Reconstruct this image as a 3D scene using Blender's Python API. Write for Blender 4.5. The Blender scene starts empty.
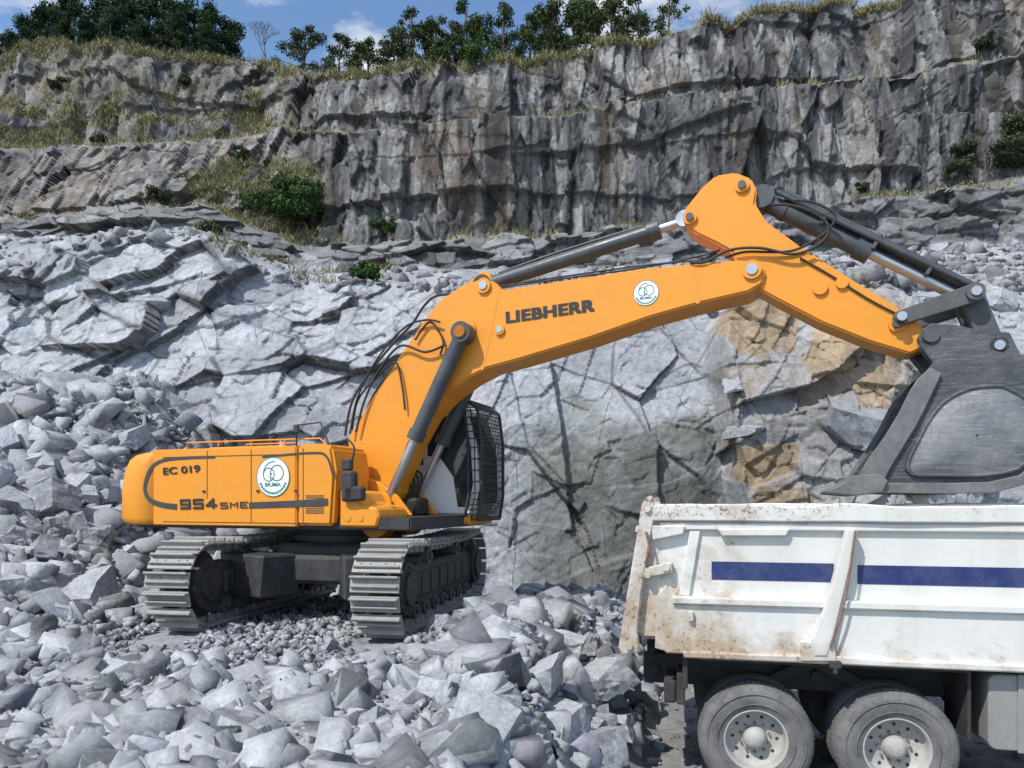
import bpy,bmesh,math,random
import numpy as np
from mathutils import Vector,Matrix
random.seed(7); RNG=np.random.default_rng(11)
sc=bpy.context.scene
F=750.0; CH=2.8; HY=500.0
# ------------------------------------------------------------------ nodes / materials
def newmat(name):
    m=bpy.data.materials.new(name); m.use_nodes=True
    nt=m.node_tree; return m,nt,nt.nodes['Principled BSDF']
def nd(nt,t,**k):
    n=nt.nodes.new(t)
    for a,b in k.items():
        if a in n.inputs: n.inputs[a].default_value=b
        else: setattr(n,a,b)
    return n
def mixc(nt,fac,a,b,bt='MIX'):
    n=nt.nodes.new('ShaderNodeMix'); n.data_type='RGBA'; n.blend_type=bt
    for s,v in ((n.inputs[0],fac),(n.inputs[6],a),(n.inputs[7],b)):
        if hasattr(v,'is_linked') or hasattr(v,'links'): nt.links.new(v,s)
        elif isinstance(v,(int,float)): s.default_value=v
        else: s.default_value=(*v,1) if len(v)==3 else v
    return n.outputs[2]
def mrange(nt,v,a,b,c=0.,d=1.):
    n=nd(nt,'ShaderNodeMapRange'); nt.links.new(v,n.inputs[0])
    n.inputs[1].default_value=a;n.inputs[2].default_value=b;n.inputs[3].default_value=c;n.inputs[4].default_value=d
    return n.outputs[0]
def mapped(nt,scale=(1,1,1),rot=(0,0,0)):
    tc=nd(nt,'ShaderNodeTexCoord'); mp=nd(nt,'ShaderNodeMapping')
    mp.inputs['Scale'].default_value=scale; mp.inputs['Rotation'].default_value=rot
    nt.links.new(tc.outputs['Object'],mp.inputs[0]); return mp.outputs[0]
def noisen(nt,vec,scale,detail=6,rough=.6,dist=0):
    n=nd(nt,'ShaderNodeTexNoise'); n.inputs['Scale'].default_value=scale;n.inputs['Detail'].default_value=detail
    n.inputs['Roughness'].default_value=rough; n.inputs['Distortion'].default_value=dist
    nt.links.new(vec,n.inputs['Vector']); return n.outputs[0]
def bumpn(nt,h,strength,dist,prev=None):
    b=nd(nt,'ShaderNodeBump'); b.inputs['Strength'].default_value=strength;b.inputs['Distance'].default_value=dist
    nt.links.new(h,b.inputs['Height'])
    if prev: nt.links.new(prev,b.inputs['Normal'])
    return b.outputs[0]
def gray(nt,v):
    g=nd(nt,'ShaderNodeCombineColor')
    for i in range(3): nt.links.new(v,g.inputs[i])
    return g.outputs[0]
def rockmat(name,mode,base=(.36,.38,.41),fine=9.,big=1.0,crack=0,dust=.35,bs=.8):
    m,nt,bs_=newmat(name); v=mapped(nt)
    if mode=='attr':
        a=nd(nt,'ShaderNodeAttribute',attribute_name='Col'); col=a.outputs['Color']
    else:
        oi=nd(nt,'ShaderNodeObjectInfo'); r=mrange(nt,oi.outputs['Random'],0,1,.68,1.22)
        col=mixc(nt,1.,base,gray(nt,r),'MULTIPLY')
    n1=noisen(nt,v,big,3,.6); n2=noisen(nt,v,fine,5,.75)
    col=mixc(nt,1.,col,gray(nt,mrange(nt,n1,.3,.7,.8,1.18)),'MULTIPLY')
    col=mixc(nt,.85,col,gray(nt,mrange(nt,n2,.3,.7,.58,1.4)),'MULTIPLY')
    b=bumpn(nt,n2,.8*bs,.45/fine)
    if crack:
        mp=mapped(nt,(1,.6,.62),(0,.35,0)); wn=nd(nt,'ShaderNodeTexNoise'); wn.inputs['Scale'].default_value=2.5; wn.inputs['Detail'].default_value=2
        nt.links.new(mp,wn.inputs['Vector'])
        add=nd(nt,'ShaderNodeVectorMath',operation='MULTIPLY_ADD'); nt.links.new(wn.outputs['Color'],add.inputs[0]); add.inputs[1].default_value=(.12,.12,.12); nt.links.new(mp,add.inputs[2])
        vm=nd(nt,'ShaderNodeTexVoronoi'); vm.feature='DISTANCE_TO_EDGE'; vm.inputs['Scale'].default_value=crack; nt.links.new(add.outputs[0],vm.inputs['Vector'])
        ck=mrange(nt,vm.outputs['Distance'],0,.016,1,0)
        mm=nd(nt,'ShaderNodeMath',operation='MULTIPLY'); nt.links.new(ck,mm.inputs[0]); nt.links.new(mrange(nt,n1,.42,.58,.0,.8),mm.inputs[1])
        col=mixc(nt,mm.outputs[0],col,(.05,.05,.05))
    ge=nd(nt,'ShaderNodeNewGeometry'); sp=nd(nt,'ShaderNodeSeparateXYZ'); nt.links.new(ge.outputs['Normal'],sp.inputs[0])
    col=mixc(nt,mrange(nt,sp.outputs[2],.3,.9,0,dust),col,(.44,.445,.45))
    nt.links.new(col,bs_.inputs['Base Color']); bs_.inputs['Roughness'].default_value=.9
    nt.links.new(b,bs_.inputs['Normal']); return m
def paint(name,col,rough=.4,dirt=.3,dcol=(.27,.24,.2),metal=0.,scale=3.,bump=.01,streak=False,spec=.5):
    m,nt,b=newmat(name); v=mapped(nt,(1,1,.35) if streak else (1,1,1))
    n=noisen(nt,v,scale,6,.7); n2=noisen(nt,mapped(nt),scale*9,4,.7)
    c=mixc(nt,mrange(nt,n,.42,.72,0,dirt),col,dcol); c=mixc(nt,mrange(nt,n2,.35,.8,0,dirt*.7),c,dcol)
    nt.links.new(c,b.inputs['Base Color']); b.inputs['Metallic'].default_value=metal
    nt.links.new(mrange(nt,n,.3,.75,rough,min(1,rough+.35)),b.inputs['Roughness'])
    b.inputs['Specular IOR Level'].default_value=spec
    nt.links.new(bumpn(nt,n,.3,bump),b.inputs['Normal']); return m
M_orange=paint('excavator_orange_paint',(.78,.29,.012),.34,.24,(.45,.22,.06),scale=1.8,bump=.015)
M_black=paint('black_painted_steel',(.018,.019,.021),.5,.35,(.13,.125,.12))
M_grey=paint('dark_grey_steel',(.06,.066,.07),.45,.35,(.2,.19,.18))
M_cyl=paint('cylinder_grey_paint',(.045,.056,.066),.3,.2,(.2,.2,.2))
M_chrome=paint('chrome_rod',(.55,.56,.57),.2,.15,(.2,.2,.2),metal=.9)
M_track=paint('track_steel',(.235,.23,.22),.55,.7,(.44,.425,.40),metal=.3,scale=6)
M_hose=paint('rubber_hose',(.012,.012,.013),.5,.1)
M_white=paint('cab_white_paint',(.78,.78,.76),.4,.1,(.5,.48,.45))
M_emw=paint('emblem_white',(.8,.82,.8),.5,.05)
M_emg=paint('emblem_teal',(.02,.22,.21),.5,.05)
M_emk=paint('emblem_grey',(.12,.15,.15),.5,.05)
M_leafmark=paint('emblem_leaf_green',(.06,.25,.09),.5,.0)
M_letter=paint('lettering_black',(.015,.015,.017),.5,.08)
M_stripe=paint('livery_grey',(.035,.037,.04),.5,.1)
def glass():
    m,nt,b=newmat('tinted_glass'); b.inputs['Base Color'].default_value=(.03,.04,.045,1); b.inputs['Roughness'].default_value=.05; return m
M_glass=glass()
def bucketmat(name,c0,c1,c2):
    m,nt,b=newmat(name); n=noisen(nt,mapped(nt),1.6,7,.72); s=noisen(nt,mapped(nt,(1.2,3,14),(0,.6,0)),3,4,.8); s2=noisen(nt,mapped(nt,(14,3,1.2),(0,.3,0)),3,4,.8)
    c=mixc(nt,mrange(nt,n,.42,.62,0,.85),c0,c1); c=mixc(nt,mrange(nt,s,.52,.7,0,.6),c,c2); c=mixc(nt,mrange(nt,s2,.56,.7,0,.45),c,(.05,.05,.054))
    nt.links.new(c,b.inputs['Base Color']); b.inputs['Metallic'].default_value=.2; nt.links.new(mrange(nt,n,.3,.7,.42,.75),b.inputs['Roughness']); nt.links.new(bumpn(nt,s,.3,.01,bumpn(nt,n,.6,.05)),b.inputs['Normal']); return m
M_bucket=bucketmat('bucket_shell_steel',(.05,.055,.064),(.12,.122,.127),(.25,.25,.25))
M_scrape=bucketmat('scraped_bucket_cheek',(.13,.138,.15),(.25,.255,.26),(.38,.38,.38))
M_wear=paint('bucket_wear_plate',(.10,.105,.11),.5,.6,(.28,.28,.275),metal=.2,scale=5)
def truckwhite():
    m,nt,b=newmat('dirty_white_truck_paint')
    tc=nd(nt,'ShaderNodeTexCoord'); sp=nd(nt,'ShaderNodeSeparateXYZ'); nt.links.new(tc.outputs['Object'],sp.inputs[0])
    ns=noisen(nt,mapped(nt,(3,3,.5)),1.2,6,.65); nb=noisen(nt,mapped(nt,(1.2,1.2,1.5)),1.3,8,.7,.4); nf=noisen(nt,mapped(nt),26,5,.75)
    c=mixc(nt,mrange(nt,ns,.46,.75,0,.4),(.68,.675,.64),(.45,.42,.36))
    low=mrange(nt,sp.outputs[2],1.35,1.9,.05,-.05); lx=mrange(nt,sp.outputs[0],.3,2.0,.18,-.03)
    ad=nd(nt,'ShaderNodeMath',operation='ADD'); nt.links.new(nb,ad.inputs[0]); nt.links.new(low,ad.inputs[1])
    ad2=nd(nt,'ShaderNodeMath',operation='ADD'); nt.links.new(ad.outputs[0],ad2.inputs[0]); nt.links.new(lx,ad2.inputs[1])
    c=mixc(nt,mrange(nt,ad2.outputs[0],.53,.74,0,.8),c,(.36,.25,.145))
    rr=nd(nt,'ShaderNodeMath',operation='ADD'); nt.links.new(nf,rr.inputs[0]); nt.links.new(mrange(nt,sp.outputs[2],2.45,2.76,0,.10),rr.inputs[1])
    ra=nd(nt,'ShaderNodeMath',operation='MULTIPLY_ADD'); nt.links.new(ad2.outputs[0],ra.inputs[0]); ra.inputs[1].default_value=.5; nt.links.new(rr.outputs[0],ra.inputs[2])
    c=mixc(nt,mrange(nt,ra.outputs[0],.90,1.0,0,.85),c,(.16,.07,.035))
    nt.links.new(c,b.inputs['Base Color']); b.inputs['Roughness'].default_value=.5
    nt.links.new(bumpn(nt,nb,.25,.05),b.inputs['Normal']); return m
M_tw=truckwhite()
M_blue=paint('blue_stripe_paint',(.003,.018,.12),.45,.18,(.25,.26,.28),scale=5)
M_tyre=paint('dusty_tyre_rubber',(.085,.085,.088),.85,.8,(.25,.245,.24),scale=4)
M_rim=paint('wheel_rim_paint',(.46,.46,.44),.55,.7,(.25,.22,.18),scale=7)
M_under=paint('truck_chassis_black',(.022,.022,.023),.7,.5,(.1,.09,.08))
M_tank=paint('tank_dirty_metal',(.33,.33,.32),.5,.6,(.22,.2,.18),metal=.2,streak=True)
M_rust=paint('rusty_steel',(.18,.08,.04),.8,.5,(.35,.3,.25),scale=12)
M_cliff=rockmat('quarry_cliff_rock','attr',fine=5,big=.7,crack=.75,dust=.12,bs=1.)
M_rub=rockmat('crushed_rock','attr',fine=14,big=3,dust=.22,bs=.4)
M_bould=rockmat('blasted_rock','obj',base=(.335,.347,.368),fine=9,big=2.2,dust=.22,bs=.5)
def leafmat(name,c1,c2):
    m,nt,b=newmat(name); a=nd(nt,'ShaderNodeAttribute',attribute_name='Col')
    n=noisen(nt,mapped(nt),1.2,2,.6)
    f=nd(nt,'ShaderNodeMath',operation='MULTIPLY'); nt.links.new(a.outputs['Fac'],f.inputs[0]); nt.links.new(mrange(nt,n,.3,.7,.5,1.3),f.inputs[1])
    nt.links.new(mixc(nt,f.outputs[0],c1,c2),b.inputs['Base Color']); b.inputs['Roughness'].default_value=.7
    b.inputs['Specular IOR Level'].default_value=.2; return m
M_leaf=leafmat('broadleaf_foliage',(.025,.048,.016),(.10,.14,.045))
M_bush=leafmat('bush_foliage',(.025,.055,.016),(.09,.16,.04))
M_dull=leafmat('dusty_shrub_foliage',(.035,.05,.025),(.11,.13,.065))
M_pine=leafmat('conifer_foliage',(.015,.036,.015),(.05,.09,.035))
M_grass=leafmat('dry_grass',(.11,.12,.05),(.34,.30,.16))
M_bark=paint('tree_bark',(.10,.075,.05),.9,.4,(.2,.18,.15))
# ------------------------------------------------------------------ object helpers
def link(o,parent=None):
    sc.collection.objects.link(o)
    if parent: o.parent=parent
    return o
def top(o,label,cat,group=None):
    o["label"]=label;o["category"]=cat
    if group:o["group"]=group
def empty(name,loc,rz=0):
    e=bpy.data.objects.new(name,None); e.location=loc; e.rotation_euler=(0,0,rz); e.empty_display_size=.3; link(e); return e
def bez(pts,n=6):
    P=[Vector(p) for p in pts]
    if len(P)<3: return P
    out=[]
    for i in range(len(P)-1):
        a=P[max(i-1,0)];b=P[i];c=P[i+1];d=P[min(i+2,len(P)-1)]
        for k in range(n):
            t=k/n
            out.append(.5*((2*b)+(c-a)*t+(2*a-5*b+4*c-d)*t*t+(3*b-a-3*c+d)*t**3))
    out.append(P[-1]); return out
class MB:
    def __init__(s): s.v=[];s.f=[];s.sm=[];s.mi=[]
    def raw(s,v,f,smooth=False,mat=0):
        o=len(s.v); s.v+= [tuple(p) for p in v]
        for k in f: s.f.append([i+o for i in k]); s.sm.append(smooth); s.mi.append(mat)
    def bm(s,bm,smooth=False,mat=0,M=None):
        if M is not None: bm.transform(M)
        bm.verts.index_update(); s.raw([v.co.copy() for v in bm.verts],[[v.index for v in f.verts] for f in bm.faces],smooth,mat); bm.free()
    def prism(s,pts,y0,y1,bev=.0,mat=0,M=None,segs=1):
        bm=bmesh.new(); a=[bm.verts.new((x,y0,z)) for x,z in pts]; b=[bm.verts.new((x,y1,z)) for x,z in pts]
        n=len(pts); bm.faces.new(a); bm.faces.new(b[::-1])
        for i in range(n): bm.faces.new((a[i],b[i],b[(i+1)%n],a[(i+1)%n]))
        bmesh.ops.recalc_face_normals(bm,faces=bm.faces)
        if bev: bmesh.ops.bevel(bm,geom=[e for e in bm.edges if e.calc_face_angle(0)>.35],offset=bev,segments=segs,affect='EDGES',clamp_overlap=True)
        s.bm(bm,False,mat,M)
    def box(s,c,d,bev=0.,mat=0,M=None,segs=1):
        bm=bmesh.new(); bmesh.ops.create_cube(bm,size=1.); bm.transform(Matrix.Translation(c)@Matrix.Diagonal((*d,1)))
        if bev: bmesh.ops.bevel(bm,geom=bm.edges[:],offset=bev,segments=segs,affect='EDGES')
        s.bm(bm,False,mat,M)
    def cyl(s,p,q,r,r2=None,seg=24,mat=0,caps=True):
        p=Vector(p);q=Vector(q); r2=r if r2 is None else r2; d=(q-p)
        z=d.normalized(); x=z.orthogonal().normalized(); y=z.cross(x)
        v=[]
        for c,rr in((p,r),(q,r2)):
            for i in range(seg):
                a=2*math.pi*i/seg; v.append(c+x*math.cos(a)*rr+y*math.sin(a)*rr)
        s.raw(v,[[i,(i+1)%seg,seg+(i+1)%seg,seg+i] for i in range(seg)],True,mat)
        if caps:
            s.raw(v[:seg],[list(range(seg))],False,mat); s.raw(v[seg:],[list(range(seg))],False,mat)
    def tube(s,pts,r,seg=8,mat=0,n=6,smooth=True):
        P=bez(pts,n) if smooth else [Vector(p) for p in pts]
        v=[];prev=None
        for i,p in enumerate(P):
            t=(P[min(i+1,len(P)-1)]-P[max(i-1,0)]).normalized()
            x=t.orthogonal().normalized() if prev is None else (prev-t*prev.dot(t)).normalized()
            prev=x;y=t.cross(x)
            for k in range(seg):
                a=2*math.pi*k/seg; v.append(p+x*math.cos(a)*r+y*math.sin(a)*r)
        f=[]
        for i in range(len(P)-1):
            for k in range(seg): f.append([i*seg+k,i*seg+(k+1)%seg,(i+1)*seg+(k+1)%seg,(i+1)*seg+k])
        s.raw(v,f,True,mat); s.raw(v[:seg],[list(range(seg))],False,mat); s.raw(v[-seg:],[list(range(seg))],False,mat)
    def lathe(s,prof,cx,cz,seg=48,mat=0,smooth=True,sgn=1,y0=0):
        v=[];n=len(prof)
        for i in range(seg):
            a=2*math.pi*i/seg
            for (y,r) in prof: v.append((cx+r*math.cos(a),y0+y*sgn,cz+r*math.sin(a)))
        f=[[i*n+k,i*n+k+1,((i+1)%seg)*n+k+1,((i+1)%seg)*n+k] for i in range(seg) for k in range(n-1)]
        s.raw(v,f,smooth,mat)
    def ring(s,cx,cz,y,r0,r1,a0=0,a1=360,mat=0,seg=40,sx=1.):
        v=[];f=[]
        for i in range(seg+1):
            a=math.radians(a0+(a1-a0)*i/seg)
            v.append((cx+sx*r0*math.cos(a),y,cz+r0*math.sin(a))); v.append((cx+sx*r1*math.cos(a),y,cz+r1*math.sin(a)))
        for i in range(seg): f.append([2*i,2*i+1,2*i+3,2*i+2])
        s.raw(v,f,False,mat)
    def obj(s,name,mats,parent=None,label=None):
        me=bpy.data.meshes.new(name); me.from_pydata(s.v,[],s.f)
        for m in (mats if isinstance(mats,(list,tuple)) else [mats]): me.materials.append(m)
        me.polygons.foreach_set('use_smooth',s.sm); me.polygons.foreach_set('material_index',s.mi); me.update()
        o=bpy.data.objects.new(name,me); link(o,parent)
        if label:o["label"]=label
        return o
def capsule(p,q,r1,r2,n=10):
    a=math.atan2(q[1]-p[1],q[0]-p[0]); o=[]
    for i in range(n+1):
        t=a+math.pi/2+math.pi*i/n; o.append((p[0]+r1*math.cos(t),p[1]+r1*math.sin(t)))
    for i in range(n+1):
        t=a-math.pi/2+math.pi*i/n; o.append((q[0]+r2*math.cos(t),q[1]+r2*math.sin(t)))
    return o
def text(body,p,q,h,y,mat,parent,name='lettering',bold=.0,gap=1.):
    cu=bpy.data.curves.new(name,'FONT'); cu.body=body; cu.size=1; cu.offset=.004; cu.extrude=0; cu.space_character=gap
    t=bpy.data.objects.new(name,cu); sc.collection.objects.link(t); bpy.context.view_layer.update()
    me=bpy.data.meshes.new_from_object(t.evaluated_get(bpy.context.evaluated_depsgraph_get()))
    bpy.data.objects.remove(t)
    xs=[v.co.x for v in me.vertices]; ys=[v.co.y for v in me.vertices]
    x0,x1,y0,y1=min(xs),max(xs),min(ys),max(ys)
    d=Vector((q[0]-p[0],q[1]-p[1])); L=d.length; d.normalize(); nn=Vector((-d.y,d.x))
    mb=MB(); fs=[list(f.vertices) for f in me.polygons]; k=0
    offs=[(a,b) for a in ((-1,-.33,.33,1) if bold else (0,)) for b in ((-.45,.45) if bold else (0,))]
    for ox,oy in offs:
        vv=[]
        for v in me.vertices:
            a=(v.co.x-x0)/(x1-x0)*(L-2*bold)+bold+ox*bold; b=(v.co.y-y0)/(y1-y0)*(h-bold)+bold*.5+oy*bold
            w=Vector(p)+d*a+nn*b; vv.append((w.x,y-k*.0002,w.y))
        mb.raw(vv,fs); k+=1
    return mb.obj(name,mat,parent)
GLY={'9':[[(0,0),(1,0),(1,1),(0,1),(0,.48),(1,.48)]],'5':[[(1,1),(0,1),(0,.52),(1,.52),(1,0),(0,0)]],'4':[[(.72,0),(.72,1),(0,.27),(1.05,.27)]],
     'S':[[(1,1),(0,1),(0,.52),(1,.52),(1,0),(0,0)]],'M':[[(0,0),(0,1),(.5,.45),(1,1),(1,0)]],'E':[[(1,1),(0,1),(0,0),(1,0)],[(0,.5),(.85,.5)]]}
def stroke(body,p,q,h,y,mat,parent,w,name='lettering'):
    d=Vector((q[0]-p[0],q[1]-p[1])); L=d.length; d.normalize(); nn=Vector((-d.y,d.x)); n=len(body); cell=L/n; gw=cell*.70; mb=MB(); k=0
    for i,ch in enumerate(body):
        for pl_ in GLY[ch]:
            P=[Vector(p)+d*(i*cell+w/2+x*(gw-w*.2))+nn*(w/2+z*(h-w)) for x,z in pl_]
            for a,b in zip(P[:-1],P[1:]):
                t=(b-a).normalized(); m=Vector((-t.y,t.x))*w/2; a2=a-t*w/2; b2=b+t*w/2; yy=y-k*.0001; k+=1
                mb.raw([(v.x,yy,v.y) for v in(a2+m,b2+m,b2-m,a2-m)],[[0,1,2,3]])
    return mb.obj(name,mat,parent)
# ------------------------------------------------------------------ numpy noise
def h3(I,seed):
    I=I.astype(np.int64)
    x=(I[...,0]*73856093)^(I[...,1]*19349663)^(I[...,2]*83492791)^(seed*1540483477)
    x&=0xffffffff; x=((x^(x>>13))*1274126177)&0xffffffff; x^=x>>16; x=(x*2246822519)&0xffffffff; x^=x>>13
    return x/4294967296.0
def vn(P,seed=0):
    I=np.floor(P).astype(np.int64); f=P-I; f=f*f*(3-2*f); r=0
    for dx in(0,1):
        for dy in(0,1):
            for dz in(0,1):
                w=(f[...,0] if dx else 1-f[...,0])*(f[...,1] if dy else 1-f[...,1])*(f[...,2] if dz else 1-f[...,2])
                r=r+w*h3(I+np.array([dx,dy,dz]),seed)
    return r
def fbm(P,o=4,seed=0,g=.5):
    a=1;s=0;t=0;P=np.array(P,float)
    for i in range(o): s=s+a*(vn(P,seed+i)-.5);t+=a;a*=g;P=P*2.03+7.1
    return s/t*2
def facet(P,size,seed,tilt=.9):
    Q=P/np.array(size,float); I=np.floor(Q).astype(np.int64)
    b1=np.full(len(P),9e9); b2=b1.copy(); W=np.zeros_like(I); D=np.zeros_like(Q)
    for dx in(-1,0,1):
        for dy in(-1,0,1):
            for dz in(-1,0,1):
                C=I+np.array([dx,dy,dz]); c=C+np.stack([h3(C,seed+1),h3(C,seed+2),h3(C,seed+3)],-1)
                df=Q-c; d=(df**2).sum(-1); m=d<b1
                b2=np.where(m,b1,np.minimum(b2,d)); b1=np.where(m,d,b1); W[m]=C[m]; D[m]=df[m]
    T=np.stack([h3(W,seed+4),h3(W,seed+5),h3(W,seed+6)],-1)-.5
    return (h3(W,seed+7)-.5)+tilt*2*(T*D).sum(-1), h3(W,seed+8), np.sqrt(b2)-np.sqrt(b1)
def smooth(a,b,x):
    t=np.clip((x-a)/(b-a),0,1); return t*t*(3-2*t)
def gridmesh(name,V,nr,nc,mat,col=None):
    idx=np.arange(nr*nc).reshape(nr,nc)
    q=np.stack([idx[:-1,:-1],idx[:-1,1:],idx[1:,1:],idx[1:,:-1]],-1).reshape(-1,4)
    return npmesh(name,V,q,mat,col)
def npmesh(name,V,faces,mat,col=None):
    me=bpy.data.meshes.new(name); k=faces.shape[1]; nf=len(faces)
    me.vertices.add(len(V)); me.vertices.foreach_set('co',V.astype(np.float32).ravel())
    me.loops.add(nf*k); me.loops.foreach_set('vertex_index',faces.astype(np.int32).ravel())
    me.polygons.add(nf); me.polygons.foreach_set('loop_start',np.arange(0,nf*k,k,dtype=np.int32))
    me.update(calc_edges=True)
    if col is not None:
        a=me.color_attributes.new('Col','FLOAT_COLOR','POINT')
        if col.ndim==1: col=np.stack([col]*3,-1)
        a.data.foreach_set('color',np.concatenate([col,np.ones((len(col),1))],1).astype(np.float32).ravel())
    me.materials.append(mat); me.validate()
    return link(bpy.data.objects.new(name,me))
# ------------------------------------------------------------------ cliff
u=np.concatenate([np.linspace(-1.7,-.78,70,endpoint=False),np.linspace(-.78,.78,860),np.linspace(.78,1.7,71)[1:]])
nc=len(u); pxu=512+F*u
def E_(py): return (HY-py)/F
it=lambda xs,ys: np.interp(pxu,xs,ys)
uj=lambda s,a,sc_: a*fbm(np.stack([u*sc_,u*0,u*0],-1),4,s)
keys=[]
Y0=18.6+uj(1,.6,5)+it([-300,0,300,500],[-1,-.5,0,0]); keys.append((Y0,np.full(nc,-.6)))
Y1=20.2+uj(2,.8,5)+it([0,300,480,700],[.3,.2,-.4,-.4]); keys.append((Y1,CH+E_(425)*Y1))
Y2=24+uj(3,1.2,6)-it([300,480,700,900],[0,1.9,1.9,.4]); p2=it([-300,0,60,100,200,250,300,400,500,620,750,850,1024,1300],[270,276,262,238,234,262,280,287,282,277,278,288,292,290])
p2=p2+uj(4,9,25); keys.append((Y2,CH+E_(p2)*Y2))
Y3=31+uj(5,1,6); p3=np.minimum(p2-3,it([-300,200,300,600,850,1024],[262,228,272,268,250,243])); keys.append((Y3,CH+E_(p3)*Y3))
Y4=32.2+uj(5,1,6); p4=it([-300,0,100,200,250,300,400,500,700,850,1024,1300],[225,222,214,206,226,248,243,240,226,206,182,170])+uj(7,6,30); p4=np.minimum(p4,p3-4); keys.append((Y4,CH+E_(p4)*Y4))
Y5=41+uj(8,1,6); p5=p4-1.; keys.append((Y5,CH+E_(p5)*Y5))
Y6=it([-300,0,150,260,330,500,1300],[44.5,44.5,45,48,42.6,42.0,42.0])+uj(9,.8,7); p6=it([-300,0,100,200,300,400,700,850,1024],[155,150,152,142,126,128,100,78,62])+uj(10,4,9); keys.append((Y6,CH+E_(p6)*Y6))
Y7=Y6+it([-300,200,330,1300],[3.5,3,1.6,2.0]); p7=p6-it([-300,200,330,1300],[3,4,.6,.8]); keys.append((Y7,CH+E_(p7)*Y7))
Y8=Y7+it([-300,250,400,1300],[2.6,2.6,1.2,1.2])+uj(11,.8,9); p8=it([-300,0,25,60,120,230,300,400,480,560,620,700,760,860,1024,1300],[62,66,42,36,48,62,68,68,60,52,44,30,18,0,-26,-55])+uj(12,4,20); keys.append((Y8,CH+E_(p8)*Y8))
Y9=Y8+8; keys.append((Y9,keys[-1][1]-.1)); Y10=Y8*0+600; keys.append((Y10,keys[-2][1]+2))
cnt=[140,150,10,42,6,104,5,78,4,4]
rowsY=[];rowsZ=[];seg=[]
for k,n in enumerate(cnt):
    for i in range(n):
        t=i/n; rowsY.append(keys[k][0]*(1-t)+keys[k+1][0]*t); rowsZ.append(keys[k][1]*(1-t)+keys[k+1][1]*t); seg.append(k+t)
rowsY.append(keys[-1][0]);rowsZ.append(keys[-1][1]);seg.append(float(len(cnt)))
nr=len(rowsY); YY=np.array(rowsY);ZZ=np.array(rowsZ);SS=np.repeat(np.array(seg)[:,None],nc,1); UU=np.repeat(u[None],nr,0); XX=UU*YY
P=np.stack([XX,YY,ZZ],-1).reshape(-1,3); S=SS.ravel(); U=UU.ravel(); PX=512+F*U; pyv=HY-F*(P[:,2]-CH)/P[:,1]
def rot(Pp,a):
    Q=Pp.copy(); Q[:,0]=Pp[:,0]*math.cos(a)+Pp[:,2]*math.sin(a); Q[:,2]=-Pp[:,0]*math.sin(a)+Pp[:,2]*math.cos(a); return Q
Pf=P.copy(); Pf[:,1]*=.25
wp=lambda sc_,s: np.stack([fbm(P*sc_,2,s),P[:,0]*0,fbm(P*sc_,2,s+20)],-1)
warp=wp(.5,31); fine=wp(2.2,61)
L=np.zeros(len(P));cr=np.zeros(len(P));edge=np.ones(len(P))
idl=np.where(S<2.9)[0]; idm=np.where((S>=2.9)&(S<4.5))[0]; idu=np.where(S>=4.5)[0]
big=smooth(380,500,PX[idl])*(1-.6*smooth(690,760,PX[idl]))
W1=(warp*.10+fine*.03)
Q=(rot(Pf,.38)+W1)[idl]
f1,r1,e1=facet(Q,(4.6,9,2.7),100,.6); f2,r2,e2=facet((rot(Pf,.30)+W1)[idl],(2.0,9,1.2),200,.75); f3,r3,e3=facet((rot(Pf,.1)+W1)[idl],(.6,5,.42),300,.8); f5,r5,e5=facet((rot(Pf,-.6)+W1)[idl],(1.0,6,2.2),330,.7)
Q2=(rot(Pf,-.75)+W1*1.5)[idl]; g1,s1,k1=facet(Q2,(5.6,12,3.2),150,.5); g2,s2,k2=facet((rot(Pf,.15)+W1)[idl],(1.9,10,3.0),170,.6)
rg1=fbm(P[idl]*6,3,55); rg2=fbm(P[idl]*2.2,3,56)
bk_=smooth(700,740,PX[idl])
L[idl]=(1-big)*(.85*f1+.44*f2+(.10+.15*bk_)*f5)+big*(.85*g1+.30*g2+.10*f2+.06*f5)+(.11-.06*big)*f3+.04*rg2+.022*rg1
cr[idl]=(1-big)*(.3*r1+.35*r2+.15*r3+.2*r5)+big*(.35*s1+.3*s2+.2*r2+.1*r5+.05*r3); edge[idl]=np.minimum((1-big)*np.minimum(e1*5,e2*3)+big*np.minimum(k1*9,k2*6),1)
blkd=np.zeros(len(P)); blkd[idl]=smooth(-4,4,PX[idl]-722+30*fbm(P[idl]*.45,2,303)+26*(s2-.5))*(1-.6*smooth(860,960,PX[idl]))*(1-smooth(1.7,2.2,S[idl]))
cellb=np.zeros(len(P)); cellb[idl]=.5*r2+.5*r5
Q=(rot(Pf,.06)+W1)[idm]
f1,r1,e1=facet(Q,(2.6,9,.9),900,.4); f2,r2,e2=facet(Q,(.9,5,.4),920,.5)
L[idm]=.75*f1+.35*f2+.08*fbm(P[idm]*1.5,3,6); cr[idm]=.5*r1+.5*r2; edge[idm]=np.minimum(np.minimum(e1*2.5,e2*1.8),1)
Q=(Pf+warp*.18+fine*.04)[idu]
f1,r1,e1=facet(Q,(3.4,9,11.),400,.45); f2,r2,e2=facet(Q,(1.1,5,4.2),500,.6); f3,r3,e3=facet(Q,(.45,4,1.3),600,.7); f4,r4,e4=facet((rot(Pf,.04)+warp*.2)[idu],(16,14,2.8),650,.1)
L[idu]=1.0*f1+.50*f2+.22*f3+.85*f4+.05*fbm(P[idu]*2.,3,6)
cr[idu]=.3*r1+.35*r2+.35*r3; edge[idu]=np.minimum(np.minimum(e1*3.5,e2*2.4),np.minimum(np.minimum(e3*1.8+.3,e4*5),1))
led=((S>2)&(S<3)|(S>4)&(S<5)|(S>6)&(S<7)|(S>8)).astype(float)
amp=np.where(S>8.05,0.05,1.)
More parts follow.
